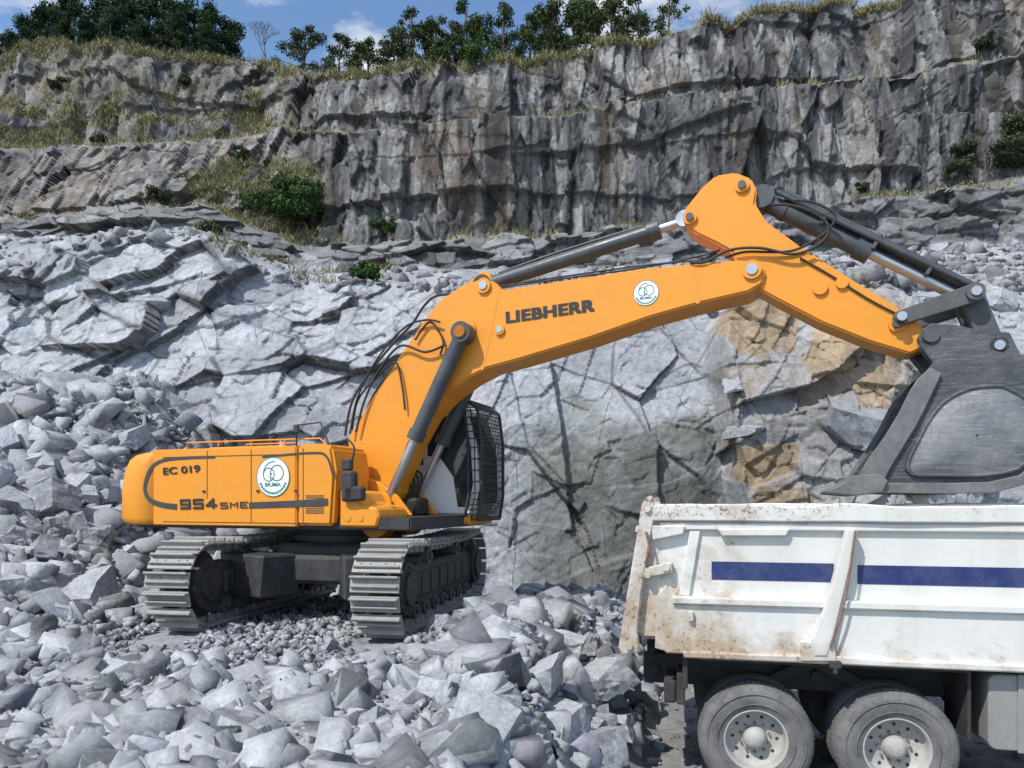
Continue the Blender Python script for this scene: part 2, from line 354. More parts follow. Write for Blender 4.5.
disp=np.stack([0*L,-L*(1-.8*led)*amp-1.35*blkd,L*(.03+.20*led)*amp],-1)
V=P+disp
n1=fbm(P*.35,4,71); n2=fbm(P*1.1,4,81); n3=fbm(P*np.array([1.9,1.9,.10]),4,91); n4=fbm(P*np.array([.5,.5,.09]),3,95); n5=fbm(P*np.array([5.5,5.5,.3]),3,97)
base=np.array([.322,.336,.358])*(1+0.42*(cr-.5)*2+.2*n1+.12*n2)[:,None]
upc=np.array([.138,.138,.14])*(1+.8*(cr-.5)+.35*n1+.3*n5)[:,None]
stre=smooth(.0,.22,n3+.25*n5)[:,None]; upc=upc*(1-.82*stre)+np.array([.02,.02,.022])*.82*stre
lt=smooth(.12,.32,-n3+.5*n4+.3*n5)[:,None]; upc=upc*(1-.6*lt)+np.array([.36,.355,.345])*.6*lt
br=smooth(.02,.35,n4+.25*n2)[:,None]; upc=upc*(1-.38*br)+np.array([.19,.135,.085])*.38*br
up=(smooth(3.0,3.1,S))[:,None]; upp=smooth(4.9,5.05,S)[:,None]
mid=np.array([.17,.172,.175])*(1+.7*(cr-.5)*2)[:,None]
C=base*(1-up)+mid*up; C=C*(1-upp)+upc*upp
leftbr=(smooth(330,200,PX)*smooth(4,5,S)*smooth(-.5,.3,n2))[:,None]; C=C*(1-.4*leftbr)+np.array([.23,.19,.145])*.4*leftbr
dkzone=smooth(470,560,PX+50*n1)*(1-smooth(706,726,PX))*smooth(380,480,pyv+80*n2)*(S<2); dkzone=np.clip(dkzone*(.9+.35*n2),0,1)[:,None]  # darker greenish tone across the middle of the lower wall
C=C*(1-dkzone)+np.array([.105,.110,.095])*(1+.7*n2+.5*n3+1.1*(cr-.5))[:,None]*dkzone
bw=blkd*(1-smooth(850,930,PX+50*n1))*smooth(285,320,pyv+25*n2)*(S<2)
bw=np.clip(bw*(.25+1.25*smooth(.25,.6,cellb+.2*n1)),0,1)[:,None]; C=C*(1-.85*bw)+np.array([.27,.185,.09])*(1+.5*n1+1.3*(cr-.5))[:,None]*.85*bw
dk=((1-smooth(0,.17,edge))*.7)[:,None]; C=C*(1-dk)+np.array([.04,.04,.042])*dk
gr=led*smooth(3.9,4.0,S)*smooth(.05,.4,n2); gr=np.maximum(gr,smooth(175,220,PX+30*n1)*(1-smooth(300,340,PX))*smooth(4.0,4.6,S)*(1-smooth(5.5,5.9,S))*smooth(-.25,.2,n2)*.9)
gr=np.maximum(gr,smooth(6,6.2,S)*(1-smooth(7.2,7.9,S))*(1-smooth(240,330,PX))*smooth(-.15,.25,n2)*.8)
gr=np.maximum(gr,(S>7.93)*smooth(-.5,0,n2)*.9)
gr=np.maximum(gr,smooth(7.75,8,S+.35*n2)*smooth(700,500,PX)*.5)[:,None]
gc=np.array([.20,.18,.10])*(1+.4*n2)[:,None]; C=C*(1-gr)+gc*gr
C=np.clip(C,.02,.8)
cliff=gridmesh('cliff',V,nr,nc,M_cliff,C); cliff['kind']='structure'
VX=512+F*V[:,0]/V[:,1]; VY=HY-F*(V[:,2]-CH)/V[:,1]
def oncliff(px,py,s0=0,s1=99):
    m=np.where((S>=s0)&(S<=s1))[0]; d=(VX[m]-px)**2+(VY[m]-py)**2; return V[m[np.argmin(d)]]
# ------------------------------------------------------------------ ground
ANG=math.radians(20); CX,CY,CZ=-2.58,12.0,1.07
ca,sa=math.cos(ANG),math.sin(ANG)
TD=Vector((.9,4.9)).normalized(); GAU=1.42
UX,UY=CX-.06,CY-.08
def trackzone(x,y):
    dx=x-UX;dy=y-UY; al=dx*TD.x+dy*TD.y; ac=-dx*TD.y+dy*TD.x
    return al,ac
def intrack(x,y,mg=.1):
    al,ac=trackzone(x,y); return (al>-2.75-mg)&(al<2.6+mg)&(np.abs(np.abs(ac)-GAU)<.34+mg)
def hgt(x,y):
    ex=.25+(y-8)*.28
    m=1-smooth(0,1.25,x-ex+.25*fbm(np.stack([x*.9,y*.9,x*0],-1),3,3))
    m=m*(1-smooth(13.6,16.5,y)*smooth(-7,-4.5,x))
    h=1.02*m+.22*m*fbm(np.stack([x*.35,y*.35,x*0],-1),3,23)*(1-smooth(9,10,y))
    h=h-.12*smooth(9.3,8,y)*smooth(.2,-1,x)
    h=h+.30*np.exp(-((x-.05)**2/.5+(y-9.3)**2/1.3))+.18*np.exp(-((x+.2)**2/.3+(y-7.6)**2/.6))
    h=h+smooth(-5.4,-9.5,x)*np.clip(y-9.5,0,9)*.42
    h=h+np.clip(y-15,0,4)*.25*smooth(-2,-6,x)
    return h
xs=np.concatenate([-np.geomspace(300,16,25),np.arange(-15.5,7.5,.062),np.geomspace(8,300,25)])
ys=np.concatenate([-np.geomspace(300,1,25),np.arange(0,3.4,.3),np.arange(3.5,19.6,.06),np.array([20,24,40,300.])])
GX,GY=np.meshgrid(xs,ys); gx=GX.ravel();gy=GY.ravel(); H=hgt(gx,gy)
GP=np.stack([gx,gy,gx*0],-1)
fa,ra,ea=facet(GP,(.7,.7,1),700); fb,rb,eb=facet(GP,(.25,.25,1),710); fc_,rc,ec=facet(GP,(1.5,1.2,1),720)
rough=.25+.75*(1-smooth(.2,1.4,gx-(.25+(gy-8)*.28)))
al,ac=trackzone(gx,gy); flat=(1-smooth(3.,3.8,np.abs(al+.3)))*(1-smooth(2.0,2.6,np.abs(ac)))
rg=rough*(1-.85*flat); tal=smooth(-5.4,-7,gx)*smooth(10,11.5,gy)
H2=H+rg*(.2*fa+.1*fb)+tal*(.22*fc_)+.05*fbm(GP*2,4,8)*rg+.03*fbm(GP*8,3,9)-.03*flat
far=(np.abs(gx)>16)|(gy>20)|(gy<0); H2=np.where(far,np.where(gy>20,-.8,H),H2)
gcol=np.array([.215,.222,.235])*(1+.3*(ra-.5)+.3*(rb-.5)+.2*fbm(GP*1.5,3,12))[:,None]
gd=(1-rough)[:,None]/.75; gcol=gcol*(1-gd)+np.array([.14,.14,.138])*gd*(1+.35*fbm(GP*2.5,4,13))[:,None]
ground=gridmesh('ground',np.stack([gx,gy,H2],-1),len(ys),len(xs),M_rub,np.clip(gcol,.02,.6)); ground['kind']='structure'
# ------------------------------------------------------------------ rocks
def block(seed,asp,cuts):
    r=random.Random(seed); bm=bmesh.new(); bmesh.ops.create_cube(bm,size=2.)
    for v in bm.verts: v.co=Vector((v.co.x*r.uniform(.6,1),v.co.y*r.uniform(.6,1),v.co.z*r.uniform(.6,1)))
    for i in range(cuts):
        n=Vector((r.gauss(0,1),r.gauss(0,1),r.gauss(0,1))).normalized()
        bmesh.ops.bisect_plane(bm,geom=bm.verts[:]+bm.edges[:]+bm.faces[:],plane_co=n*r.uniform(.35,.95),plane_no=n,clear_outer=True)
        bmesh.ops.convex_hull(bm,input=bm.verts[:])
        loose=[v for v in bm.verts if not v.link_faces]
        if loose: bmesh.ops.delete(bm,geom=loose,context='VERTS')
    for v in bm.verts: v.co=Vector((v.co.x*asp[0],v.co.y*asp[1],v.co.z*asp[2]))
    bmesh.ops.remove_doubles(bm,verts=bm.verts[:],dist=.02)
    return bm
lib=[]
for i in range(40):
    b=block(i,(1.1,random.uniform(.4,.95),random.uniform(.22,.8)),random.choice([1,2,3,4])); bmesh.ops.triangulate(b,faces=b.faces[:]); b.verts.index_update()
    lib.append((np.array([v.co[:] for v in b.verts]),np.array([[v.index for v in f.verts] for f in b.faces]))); b.free()
def rotm(n):
    q=RNG.normal(size=(n,4)); q/=np.linalg.norm(q,axis=1)[:,None]; w,x,y,z=q.T
    return np.stack([1-2*(y*y+z*z),2*(x*y-z*w),2*(x*z+y*w),2*(x*y+z*w),1-2*(x*x+z*z),2*(y*z-x*w),2*(x*z-y*w),2*(y*z+x*w),1-2*(x*x+y*y)],-1).reshape(n,3,3)
def scatter(name,pos,size,mat,basecol):
    n=len(pos); pick=RNG.integers(0,len(lib),n); R=rotm(n); VS=[];FS=[];CS=[];off=0
    for k,(v,f) in enumerate(lib):
        ii=np.where(pick==k)[0]
        if len(ii)==0: continue
        W=np.einsum('nij,vj->nvi',R[ii],v)*size[ii][:,None,None]; W[...,2]*=.85; W+=pos[ii][:,None,:]
        nv=len(v); FS.append((f[None]+(off+np.arange(len(ii))*nv)[:,None,None]).reshape(-1,3)); VS.append(W.reshape(-1,3))
        t=RNG.uniform(.58,1.28,len(ii)); c=np.array(basecol)[None]*t[:,None]+RNG.normal(0,.006,(len(ii),3)); CS.append(np.repeat(c,nv,0)); off+=len(ii)*nv
    o=npmesh(name,np.concatenate(VS),np.concatenate(FS),mat,np.clip(np.concatenate(CS),.03,.7)); o['kind']='stuff'; return o
def sample(n,y0,y1,k=.95):
    y=y0*(y1/y0)**RNG.uniform(0,1,n); x=RNG.uniform(-k,k,n)*y; return x,y
x,y=sample(44000,3.6,18.5); edg=x-(.25+(y-8)*.28)
s=np.clip(RNG.lognormal(-3.3,.85,len(x)),.012,.30)*(.75+y/22); s=np.where(edg>1.1,s*.4,s); s=np.where((x<-5.5)&(y>10.5),s*1.35,s)
keep=(~intrack(x,y,.02+s*.5))&((edg<1.0)|(RNG.uniform(0,1,len(x))<.25))&(x>-15); x=x[keep];y=y[keep];edg=edg[keep];s=s[keep]
al,ac=trackzone(x,y); nf=(np.abs(al)<3.4)&(np.abs(ac)<2.3); s=np.where(nf,np.minimum(s,.08),s)
rub=scatter('rubble',np.stack([x,y,hgt(x,y)+.01+RNG.uniform(0,.09,len(x))*(edg<1)*(~nf)],-1),s,M_rub,(.315,.327,.348))
m=np.where(((S>1.97)&(S<3.0)&((PX>800)|(RNG.uniform(0,1,len(S))<.12)))&(np.abs(U)<.8))[0]; ii=RNG.choice(m,1700)
deb=scatter('rock_debris',V[ii]+np.array([0,0,.0]),np.clip(RNG.lognormal(-1.9,.5,len(ii)),.06,.5),M_rub,(.25,.253,.26))
blib=[]
for i in range(18):
    bm=block(100+i,(1.05,random.uniform(.5,.95),random.uniform(.35,.75)),random.choice([2,3,4]))
    bmesh.ops.dissolve_limit(bm,angle_limit=.12,verts=bm.verts[:],edges=bm.edges[:])
    bmesh.ops.bevel(bm,geom=bm.edges[:],offset=.012,segments=1,affect='EDGES')
    bmesh.ops.triangulate(bm,faces=bm.faces[:])
    bmesh.ops.subdivide_edges(bm,edges=[e for e in bm.edges if e.calc_length()>.3],cuts=5,use_grid_fill=True)
    co=np.array([v.co[:] for v in bm.verts]); dn=fbm(co*6+i*9,3,77+i)*.018+facet(co+i*5,(.6,.6,.35),800+i,.5)[0]*.06
    bm.normal_update()
    for v,d_ in zip(bm.verts,dn): v.co+=v.normal*float(d_)
    me=bpy.data.meshes.new('boulder'); bm.to_mesh(me); bm.free(); me.materials.append(M_bould); blib.append(me)
labs=["pale grey angular blasted boulder lying on the rubble heap","flat-sided grey rock block resting among broken stones","small jagged grey rock sitting on crushed stone"]
nb=0
def boulder(x,y,r,z=None,lab=None,sink=.25):
    global nb
    o=bpy.data.objects.new('boulder' ,blib[nb%18]); nb+=1
    zz=float(hgt(np.array([x]),np.array([y]))[0]) if z is None else z
    o.location=(x,y,zz+r*sink); o.rotation_euler=(random.uniform(-.6,.6),random.uniform(-.6,.6),random.uniform(0,6.28)); o.scale=(r,r*random.uniform(.8,1.1),r*random.uniform(.8,1.1))
    link(o); top(o,lab or (labs[0] if r>.38 else labs[1] if r>.2 else labs[2]),'rock','blasted boulders on the quarry floor')
def atpx(px,py):
    for Y in np.arange(4,19,.05):
        X=(px-512)/F*Y; Z=CH+(HY-py)/F*Y
        if Z<=float(hgt(np.array([X]),np.array([Y]))[0]): return X,Y
    return X,19.
for px,py,r in [(440,634,.26),(455,662,.28),(500,645,.28),(560,650,.36),(590,690,.42),(620,665,.36),(640,705,.28),(585,655,.34),(615,735,.3),(540,690,.3),(480,745,.3),(415,705,.24),(520,645,.3),(610,640,.34),(655,690,.28),(600,760,.32),(110,740,.28),(60,715,.24),(165,672,.18),(650,665,.26),(560,615,.3),(530,612,.24),(500,612,.28),(470,618,.24),(235,632,.13),(330,650,.18),(445,700,.26),(500,720,.24),(560,735,.26),(380,735,.24),(470,690,.22),(530,760,.24),(420,760,.2),(300,690,.18),(230,720,.2)]:
    X,Y=atpx(px,py)
    if not intrack(X,Y,r*.6): boulder(X,Y,r)
for px,py,r in [(50,515,.6),(95,545,.5),(25,470,.5),(75,490,.42),(120,560,.4),(60,590,.4),(10,560,.45),(120,520,.4),(30,440,.45),(120,600,.28),(5,620,.3),(135,575,.28),(15,515,.5),(5,440,.5),(60,450,.4),(90,500,.35),(40,560,.4),(15,400,.45),(75,535,.35),(100,580,.3)]:
    X,Y=atpx(px,py); boulder(X,Y,r,sink=.15)
while nb<286:
    if random.random()<.72:
        x,y=sample(1,4.3,12.8,.8); x=float(x[0]);y=float(y[0]); r=min(.34,random.lognormvariate(-2.1,.45))
        if x-(.25+(y-8)*.28)>.9: continue
    else:
        x=random.uniform(-13,-5);y=random.uniform(10,18); r=min(.6,random.lognormvariate(-1.35,.4))
        if x>-.6*y*.78 and x>-6.3 : continue
    al,ac=trackzone(x,y)
    if abs(al+.3)<3.3+r and abs(ac)<2.1+r: continue
    boulder(x,y,r)
for px,py,r in [(868,425,1.7),(912,445,1.2),(1000,300,.8),(930,300,.7),(150,305,.6),(735,385,.45),(748,432,.5)]:
    q=oncliff(px,py,0,2.6); boulder(q[0],q[1]+.25*r,r,z=q[2],lab="large pale rock block jutting from the quarry wall",sink=0)
# ------------------------------------------------------------------ vegetation
def leaves(pts,size,rng):
    n=len(pts); a=rng.normal(size=(n,3)); a/=np.linalg.norm(a,axis=1)[:,None]; b=rng.normal(size=(n,3)); b-=a*(a*b).sum(1)[:,None]; b/=np.linalg.norm(b,axis=1)[:,None]
    s=size*rng.uniform(.6,1.3,(n,1)); v=np.stack([pts-a*s,pts+b*s*.55,pts+a*s,pts-b*s*.55],1).reshape(-1,3)
    return v,np.arange(n*4).reshape(n,4)
def crown(name,blobs,n,size,mat,seed):
    rng=np.random.default_rng(seed); B=np.array(blobs); w=B[:,3]**2; k=rng.choice(len(B),n,p=w/w.sum())
    d=rng.normal(size=(n,3)); d/=np.linalg.norm(d,axis=1)[:,None]; rr=rng.uniform(.3,1.15,n)
    d2=d*rr[:,None]*B[k,3][:,None]; d2[:,2]*=.65; pts=B[k,:3]+d2
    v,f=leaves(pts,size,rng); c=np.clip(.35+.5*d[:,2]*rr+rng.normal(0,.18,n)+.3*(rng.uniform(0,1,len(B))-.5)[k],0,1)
    o=npmesh(name,v,f,mat,np.repeat(c,4)); me=o.data; bpy.data.objects.remove(o); return me
def mktree(kind,seed,Ht):
    r=random.Random(seed); mb=MB(); blobs=[]
    bend=(r.uniform(-.3,.3),r.uniform(-.3,.3))
    P_=[(0,0,-1),(bend[0]*.5,bend[1]*.5,Ht*.4),(bend[0],bend[1],Ht*.92)]
    for i in range(2): mb.cyl(P_[i],P_[i+1],[.18,.12][i]*Ht/7,[.12,.03][i]*Ht/7,seg=8)
    nbz={'pine':34,'tall':26,'broad':28}[kind]
    for i in range(nbz):
        t=r.uniform(.22,1) if kind!='tall' else r.uniform(.42,1); a=r.uniform(0,6.28)
        if kind=='pine': rad=Ht*.27*(1.12-t)**.5*r.uniform(.3,1); br=r.uniform(.45,.7)
        elif kind=='tall': rad=Ht*.25*r.uniform(.1,1)*math.sin(min(1,(t-.35)*1.5)*2.7+.2); br=r.uniform(.28,.46)
        else: rad=Ht*.35*r.uniform(.2,1)*math.sin(min(1,(t-.15)*1.2)*2.6+.35); br=r.uniform(.35,.6)
        q=(bend[0]*t+rad*math.cos(a),bend[1]*t+rad*math.sin(a),Ht*t*.96); blobs.append((*q,br*Ht/7))
        mb.tube([(bend[0]*t,bend[1]*t,Ht*t*.8),((q[0])*.5,(q[1])*.5,Ht*t*.9),q],.03*Ht/7,seg=5,n=3)
    tr=mb.obj('trunk',M_bark); tm=tr.data; bpy.data.objects.remove(tr)
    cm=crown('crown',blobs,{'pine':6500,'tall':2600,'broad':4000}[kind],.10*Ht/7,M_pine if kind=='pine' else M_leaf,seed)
    return tm,cm
TV={'pine':[mktree('pine',1,7),mktree('pine',2,7),mktree('pine',7,7)],'broad':[mktree('broad',3,7),mktree('broad',4,7),mktree('broad',14,7),mktree('broad',24,7)],'tall':[mktree('tall',5,7),mktree('tall',6,7),mktree('tall',8,7)]}
rimm_=np.where((S>7.98)&(S<8.02))[0]
def plant(kind,px,ytop,i=0,back=3.):
    b=V[rimm_][np.argmin(np.abs(VX[rimm_]-px))]
    Y=b[1]+back; Xw=(px-512)/F*Y; zb=b[2]-.1
    tl=TV[kind]; tm,cm=tl[i%len(tl)]; e=empty({'pine':'pine_tree','broad':'broadleaf_tree','tall':'broadleaf_tree'}[kind],(Xw,Y,zb),random.uniform(0,6.28))
    topz=CH+(HY-ytop)/F*Y; s=max((topz-zb)/7.2,.35); sx=max(s,.55)*random.uniform(.85,1.15); e.scale=(sx,sx,s)
    for nme,me in(('trunk',tm),('crown',cm)): o=bpy.data.objects.new(nme,me); link(o,e)
    top(e,{'pine':"dark green dense pine tree standing on the cliff top",'broad':"rounded green broadleaf tree on the cliff rim",'tall':"slender tree with high sparse crown on the cliff rim"}[kind],'tree','trees along the quarry rim')
for px,h,i,b in [(30,14,0,5),(52,-2,1,6),(75,-12,2,4),(98,-8,0,7),(122,-16,1,4),(147,-10,2,6),(168,-6,0,4),(190,-6,1,6),(208,2,2,4),(226,16,0,5),(110,6,2,3),(60,10,1,3),(180,12,0,3),(88,16,0,3),(138,12,1,3),(160,18,2,3),(205,22,0,3),(12,30,2,5),(-25,5,0,6),(-70,0,1,7)]: plant('pine',px,h,i,b)
for px,h,i,b,k in [(303,22,0,4,'broad'),(338,32,1,5,'broad'),(368,32,0,4,'broad'),(392,24,3,5,'broad'),(413,2,0,4,'tall'),(436,10,1,6,'tall'),(470,-6,2,4,'tall'),(503,4,0,5,'broad'),(528,12,1,4,'broad'),(556,-6,1,6,'tall'),(585,-6,3,4,'broad'),(612,-10,0,6,'broad'),(640,-10,0,5,'tall'),(668,-10,1,4,'broad'),(452,18,1,7,'broad'),(484,12,2,7,'broad'),(572,2,2,8,'broad'),(424,24,2,7,'broad'),(600,-4,2,9,'broad'),(545,10,3,9,'broad'),(354,40,2,6,'broad'),(-120,10,1,5,'broad')]: plant(k,px,h,i,b)
def bare():
    r=random.Random(9); mb=MB()
    def br(p,d,L,rad,k):
        q=p+d*L; mb.cyl(p,q,rad,rad*.65,seg=5,caps=False)
        if k==0: return
        for _ in range(3):
            nd_=(d+Vector((r.uniform(-.8,.8),r.uniform(-.8,.8),r.uniform(-.2,.3)))).normalized(); br(q,nd_,L*.72,rad*.6,k-1)
    br(Vector((0,0,-.5)),Vector((0,0,1)),1.2,.06,5)
    Y=54; e=empty('bare_tree',((266-512)/F*Y,Y,CH+(HY-68)/F*Y)); mb.obj('trunk',M_bark,e); top(e,"leafless bare tree with fine branches on the cliff rim",'tree','trees along the quarry rim')
bare()
def bush(px,py,r,seed,s0=0,s1=99,mat=None,lab="dense green bush growing on the rock ledge"):
    p=oncliff(px,py,s0,s1); rr=random.Random(seed); bl=[(rr.uniform(-1,1)*r*.8,rr.uniform(-.5,.5)*r,rr.uniform(0,.9)*r,r*rr.uniform(.25,.48)) for _ in range(16)]
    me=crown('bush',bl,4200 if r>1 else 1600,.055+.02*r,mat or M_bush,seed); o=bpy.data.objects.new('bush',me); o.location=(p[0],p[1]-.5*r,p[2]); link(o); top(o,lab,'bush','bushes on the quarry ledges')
for i,(px,py,r,a,b,d_) in enumerate([(285,222,1.6,3.5,6,0),(315,235,1.3,3.5,6,0),(262,214,1.0,3.5,6,0),(300,208,1.4,3.5,6,0),(365,278,.5,1.8,3.2,0),(955,178,.9,4,6,1),(1005,165,1.2,4,6,1),(1020,138,1.2,4.5,7,1),(960,155,.7,4.5,7,1),(860,192,.4,4,6,1),(480,62,1.0,7,8,0),(440,62,.6,7,8,0),(385,235,.7,3.5,6,0),(160,205,.7,3.5,6,1),(60,90,.6,6,8,1),(985,50,.7,6,8,1),(210,235,.4,2.5,5,1),(240,160,.6,5,6,1),(100,125,.5,5,7,1),(185,85,.5,6,8,1)]):
    bush(px,py,r,50+i,a,b,M_dull if d_ else None,"dusty olive shrub clinging to the rock ledge" if d_ else "dense green bush growing on the rock ledge")
def grass():
    g=gr.ravel(); m=np.where((g>.45)&(np.abs(U)<.85)&(S<8.3)&(S>3.8))[0]; ii=RNG.choice(m,5600)
    ex_=np.where((S>1.98)&(S<3.1)&(PX<420)&(PX>200)&(n2>.15))[0]; ii=np.concatenate([ii,RNG.choice(ex_,120)])
    rim=np.where((S>7.9)&(S<8.1)&(np.abs(U)<.85)&(n2>-.1))[0]; ii=np.concatenate([ii,RNG.choice(rim,1100)])
    vs=[];cs=[]
    for k in range(9):
        b=V[ii]+RNG.normal(0,.2,(len(ii),3))*[1,1,.1]; h=RNG.uniform(.10,.42,(len(ii),1)); lean=RNG.normal(0,.5,(len(ii),3))*[1,1,0]
        w=RNG.normal(size=(len(ii),3))*[1,1,0]; w/=np.linalg.norm(w,axis=1)[:,None]; w*=.028
        t=b+lean*h+np.array([0,0,1])*h; vs.append(np.stack([b-w,b+w,t],1)); cs.append(np.repeat(RNG.uniform(0,1,(len(ii),1)),3,1))
    v=np.concatenate(vs).reshape(-1,3); o=npmesh('grass',v,np.arange(len(v)).reshape(-1,3),M_grass,np.concatenate(cs).ravel()); o['kind']='stuff'
grass()
# ------------------------------------------------------------------ EXCAVATOR
ex=empty('excavator',(CX,CY,CZ),-ANG)
top(ex,"large orange crawler excavator on rubble loading a dump truck",'excavator')
def E(px,py,ly=0.):
    r=(px-512)/F; lx=(r*(CY+ly*ca)-CX-ly*sa)/(ca+r*sa); Y=CY-lx*sa+ly*ca
    return lx, CH+(HY-py)/F*Y-CZ
def E3(px,py,ly=0.):
    a=E(px,py,ly); return Vector((a[0],ly,a[1]))
uc=MB()
uc.box((0,0,.72),(2.3,1.9,.42),.06); uc.box((0,0,.98),(1.9,1.5,.22),.05)
for sx in(-1,1):
    for sy in(-1,1):
        uc.prism([(-.35,.35),(.35,.35),(.28,.95),(-.28,.95)],-.55,.55,.03,M=Matrix.Translation((sx*1.1,sy*.95,0))@Matrix.Rotation(sx*sy*.5,4,'Z'))
uc.cyl((0,0,1.05),(0,0,1.33),.78,seg=48); uc.cyl((0,0,1.12),(0,0,1.2),.86,seg=48)
ucr=uc.obj('undercarriage_frame',M_black,ex); ucr.rotation_euler=(0,0,math.atan2(TD.y,TD.x)+ANG)
Lt,Rt=3.85,.55
def tpath(s):
    A=math.pi*Rt
    if s<Lt: return -Lt/2+s,-Rt,0.
    s-=Lt
    if s<A: t=s/Rt; return Lt/2+Rt*math.sin(t),-Rt*math.cos(t),t
    s-=A
    if s<Lt: return Lt/2-s,Rt-.05*math.sin(math.pi*s/Lt),math.pi
    s-=Lt; t=s/Rt; return -Lt/2-Rt*math.sin(t),Rt*math.cos(t),math.pi+t
tk=MB(); tot=2*Lt+2*math.pi*Rt; ns=46; SW=.64
for i in range(ns):
    x_,z_,a_=tpath(i*tot/ns); Mx=Matrix.Translation((x_,0,z_))@Matrix.Rotation(-a_,4,'Y')
    tk.box((0,0,-.005),(.205,SW,.03),.006,0,Mx)
    tk.box((-.085,0,-.055),(.034,SW-.01,.07),.01,0,Mx); tk.box((.03,0,-.04),(.03,SW-.03,.045),.01,0,Mx)
    tk.box((0,.13,.05),(.17,.05,.1),.01,0,Mx); tk.box((0,-.13,.05),(.17,.05,.1),.01,0,Mx)
    for yy in(-.22,-.1,.1,.22): tk.cyl(Mx@Vector((-.03,yy,-.015)),Mx@Vector((-.03,yy,-.032)),.014,seg=6)
tkm=tk.obj('track',M_track); tme=tkm.data; bpy.data.objects.remove(tkm)
tf=MB(); tf.prism([(-1.75,-.3),(1.75,-.3),(1.8,.05),(1.5,.27),(-1.5,.27),(-1.8,.05)],-.2,.2,.03)
tf.prism([(-1.5,-.18),(1.5,-.18),(1.5,.16),(-1.5,.16)],-.25,.25,.03)
for i in range(7): tf.box((-1.35+i*.45,0,.0),(.03,.54,.3),.005)
tfo=tf.obj('x',M_black); tfm=tfo.data; bpy.data.objects.remove(tfo)
rl=MB()
rl.cyl((0,-.2,0),(0,.2,0),.12,seg=20); rl.cyl((0,-.24,0),(0,.24,0),.05,seg=12)
rlo=rl.obj('x',M_grey); rlm=rlo.data; bpy.data.objects.remove(rlo)
sp=MB(); sp.cyl((0,-.1,0),(0,.1,0),.47,seg=40); sp.cyl((0,-.26,0),(0,.26,0),.34,.34,seg=36); sp.cyl((0,-.31,0),(0,.31,0),.22,seg=30)
for i in range(12):
    a=i*math.pi/6; sp.cyl((.28*math.cos(a),-.275,.28*math.sin(a)),(.28*math.cos(a),.275,.28*math.sin(a)),.022,seg=8)
spo=sp.obj('x',M_black); spm=spo.data; bpy.data.objects.remove(spo)
dxy=Vector((UX-CX,UY-CY,0)); dxy.rotate(Matrix.Rotation(ANG,3,'Z'))
ucr.location=(dxy.x*.5,dxy.y*.5,0)
for sy in(-1,1):
    t=bpy.data.objects.new('track',tme); link(t,ex); t.rotation_euler=ucr.rotation_euler
    yv=Vector((0,sy*GAU,0)); yv.rotate(ucr.rotation_euler); t.location=(yv.x+dxy.x,yv.y+dxy.y,Rt+.03)
    t["label"]="dusty steel crawler track with ribbed shoes"
    f_=bpy.data.objects.new('track_frame',tfm); link(f_,t)
    for xx in(-Lt/2,Lt/2):
        o=bpy.data.objects.new('drive_wheel',spm); link(o,t); o.location=(xx,0,0)
    for i in range(7):
        o=bpy.data.objects.new('track_roller',rlm); link(o,t); o.location=(-1.4+i*.467,0,-Rt+.2)
    for i in(-1,1):
        o=bpy.data.objects.new('track_roller',rlm); link(o,t); o.location=(i*.8,0,Rt-.2)
ZB=1.33
def rrect(x0,x1,y0,y1,r,n=6,corners=(1,1,1,1)):
    o=[]
    for (cx,cy,a0,c) in((x0+r,y0+r,180,corners[0]),(x1-r,y0+r,270,corners[1]),(x1-r,y1-r,0,corners[2]),(x0+r,y1-r,90,corners[3])):
        if c:
            for i in range(n+1):
                a=math.radians(a0+90*i/n); o.append((cx+r*math.cos(a),cy+r*math.sin(a)))
        else: o.append((cx+(-r if a0 in(180,90) else r),cy+(-r if a0 in(180,270) else r)))
    return o
def vprism(mb,pts,z0,z1,bev=0.,mat=0,segs=2):
    M=Matrix(((1,0,0,0),(0,0,1,0),(0,1,0,0),(0,0,0,1)))
    mb.prism(pts,z0,z1,bev,mat,M,segs)
pl=MB(); vprism(pl,[(-3.0,-1.38),(1.75,-1.3),(1.75,1.4),(-3.0,1.38)],ZB-.02,ZB+.16,.02)
pl.obj('platform',M_black,ex)
# counterweight: stacked rounded sections so the shell curves in at top and bottom
cw=MB(); prof=[(ZB+.02,.10),(ZB+.05,.03),(ZB+.12,.0),(1.9,.0),(2.2,.05),(2.36,.12),(2.44,.22),(2.475,.36)]; rows_=[]
for z_,ins in prof:
    c_=rrect(-3.56+ins,-2.62,-1.45+ins*.35,1.45-ins*.35,.55,12,(1,0,0,1)); rows_.append([(a,b,z_) for a,b in c_])
nn_=len(rows_[0]); vv=[p for r_ in rows_ for p in r_]
cw.raw(vv,[[k*nn_+i,k*nn_+(i+1)%nn_,(k+1)*nn_+(i+1)%nn_,(k+1)*nn_+i] for k in range(len(prof)-1) for i in range(nn_)],True); cw.raw(rows_[-1],[list(range(nn_))]); cw.raw(rows_[0],[list(range(nn_))])
cwo=cw.obj('counterweight',M_orange,ex)
hd=MB()
vprism(hd,rrect(-2.61,.02,-1.45,1.45,.03,2),ZB+.02,2.50,.06,segs=3)
hd.prism([(.03,ZB+.04),(.60,ZB+.04),(.66,2.15),(.60,2.47),(.5,2.52),(.03,2.52)],-1.45,-.5,.04,segs=2)
hd.box((-1.5,.1,2.53),(1.5,1.6,.1),.04)
hood=hd.obj('engine_hood',M_orange,ex)
sm=MB()
for px,za,zb_ in((207,1.75,2.46),(251,1.40,2.46),(303,1.40,2.46)):
    lx=E(px,480,-1.455)[0]; sm.box((lx,-1.452,(za+zb_)/2),(.010,.006,zb_-za))
for zz in(2.38,1.40): sm.box((-1.1,-1.4525,zz),(2.6,.005,.010))
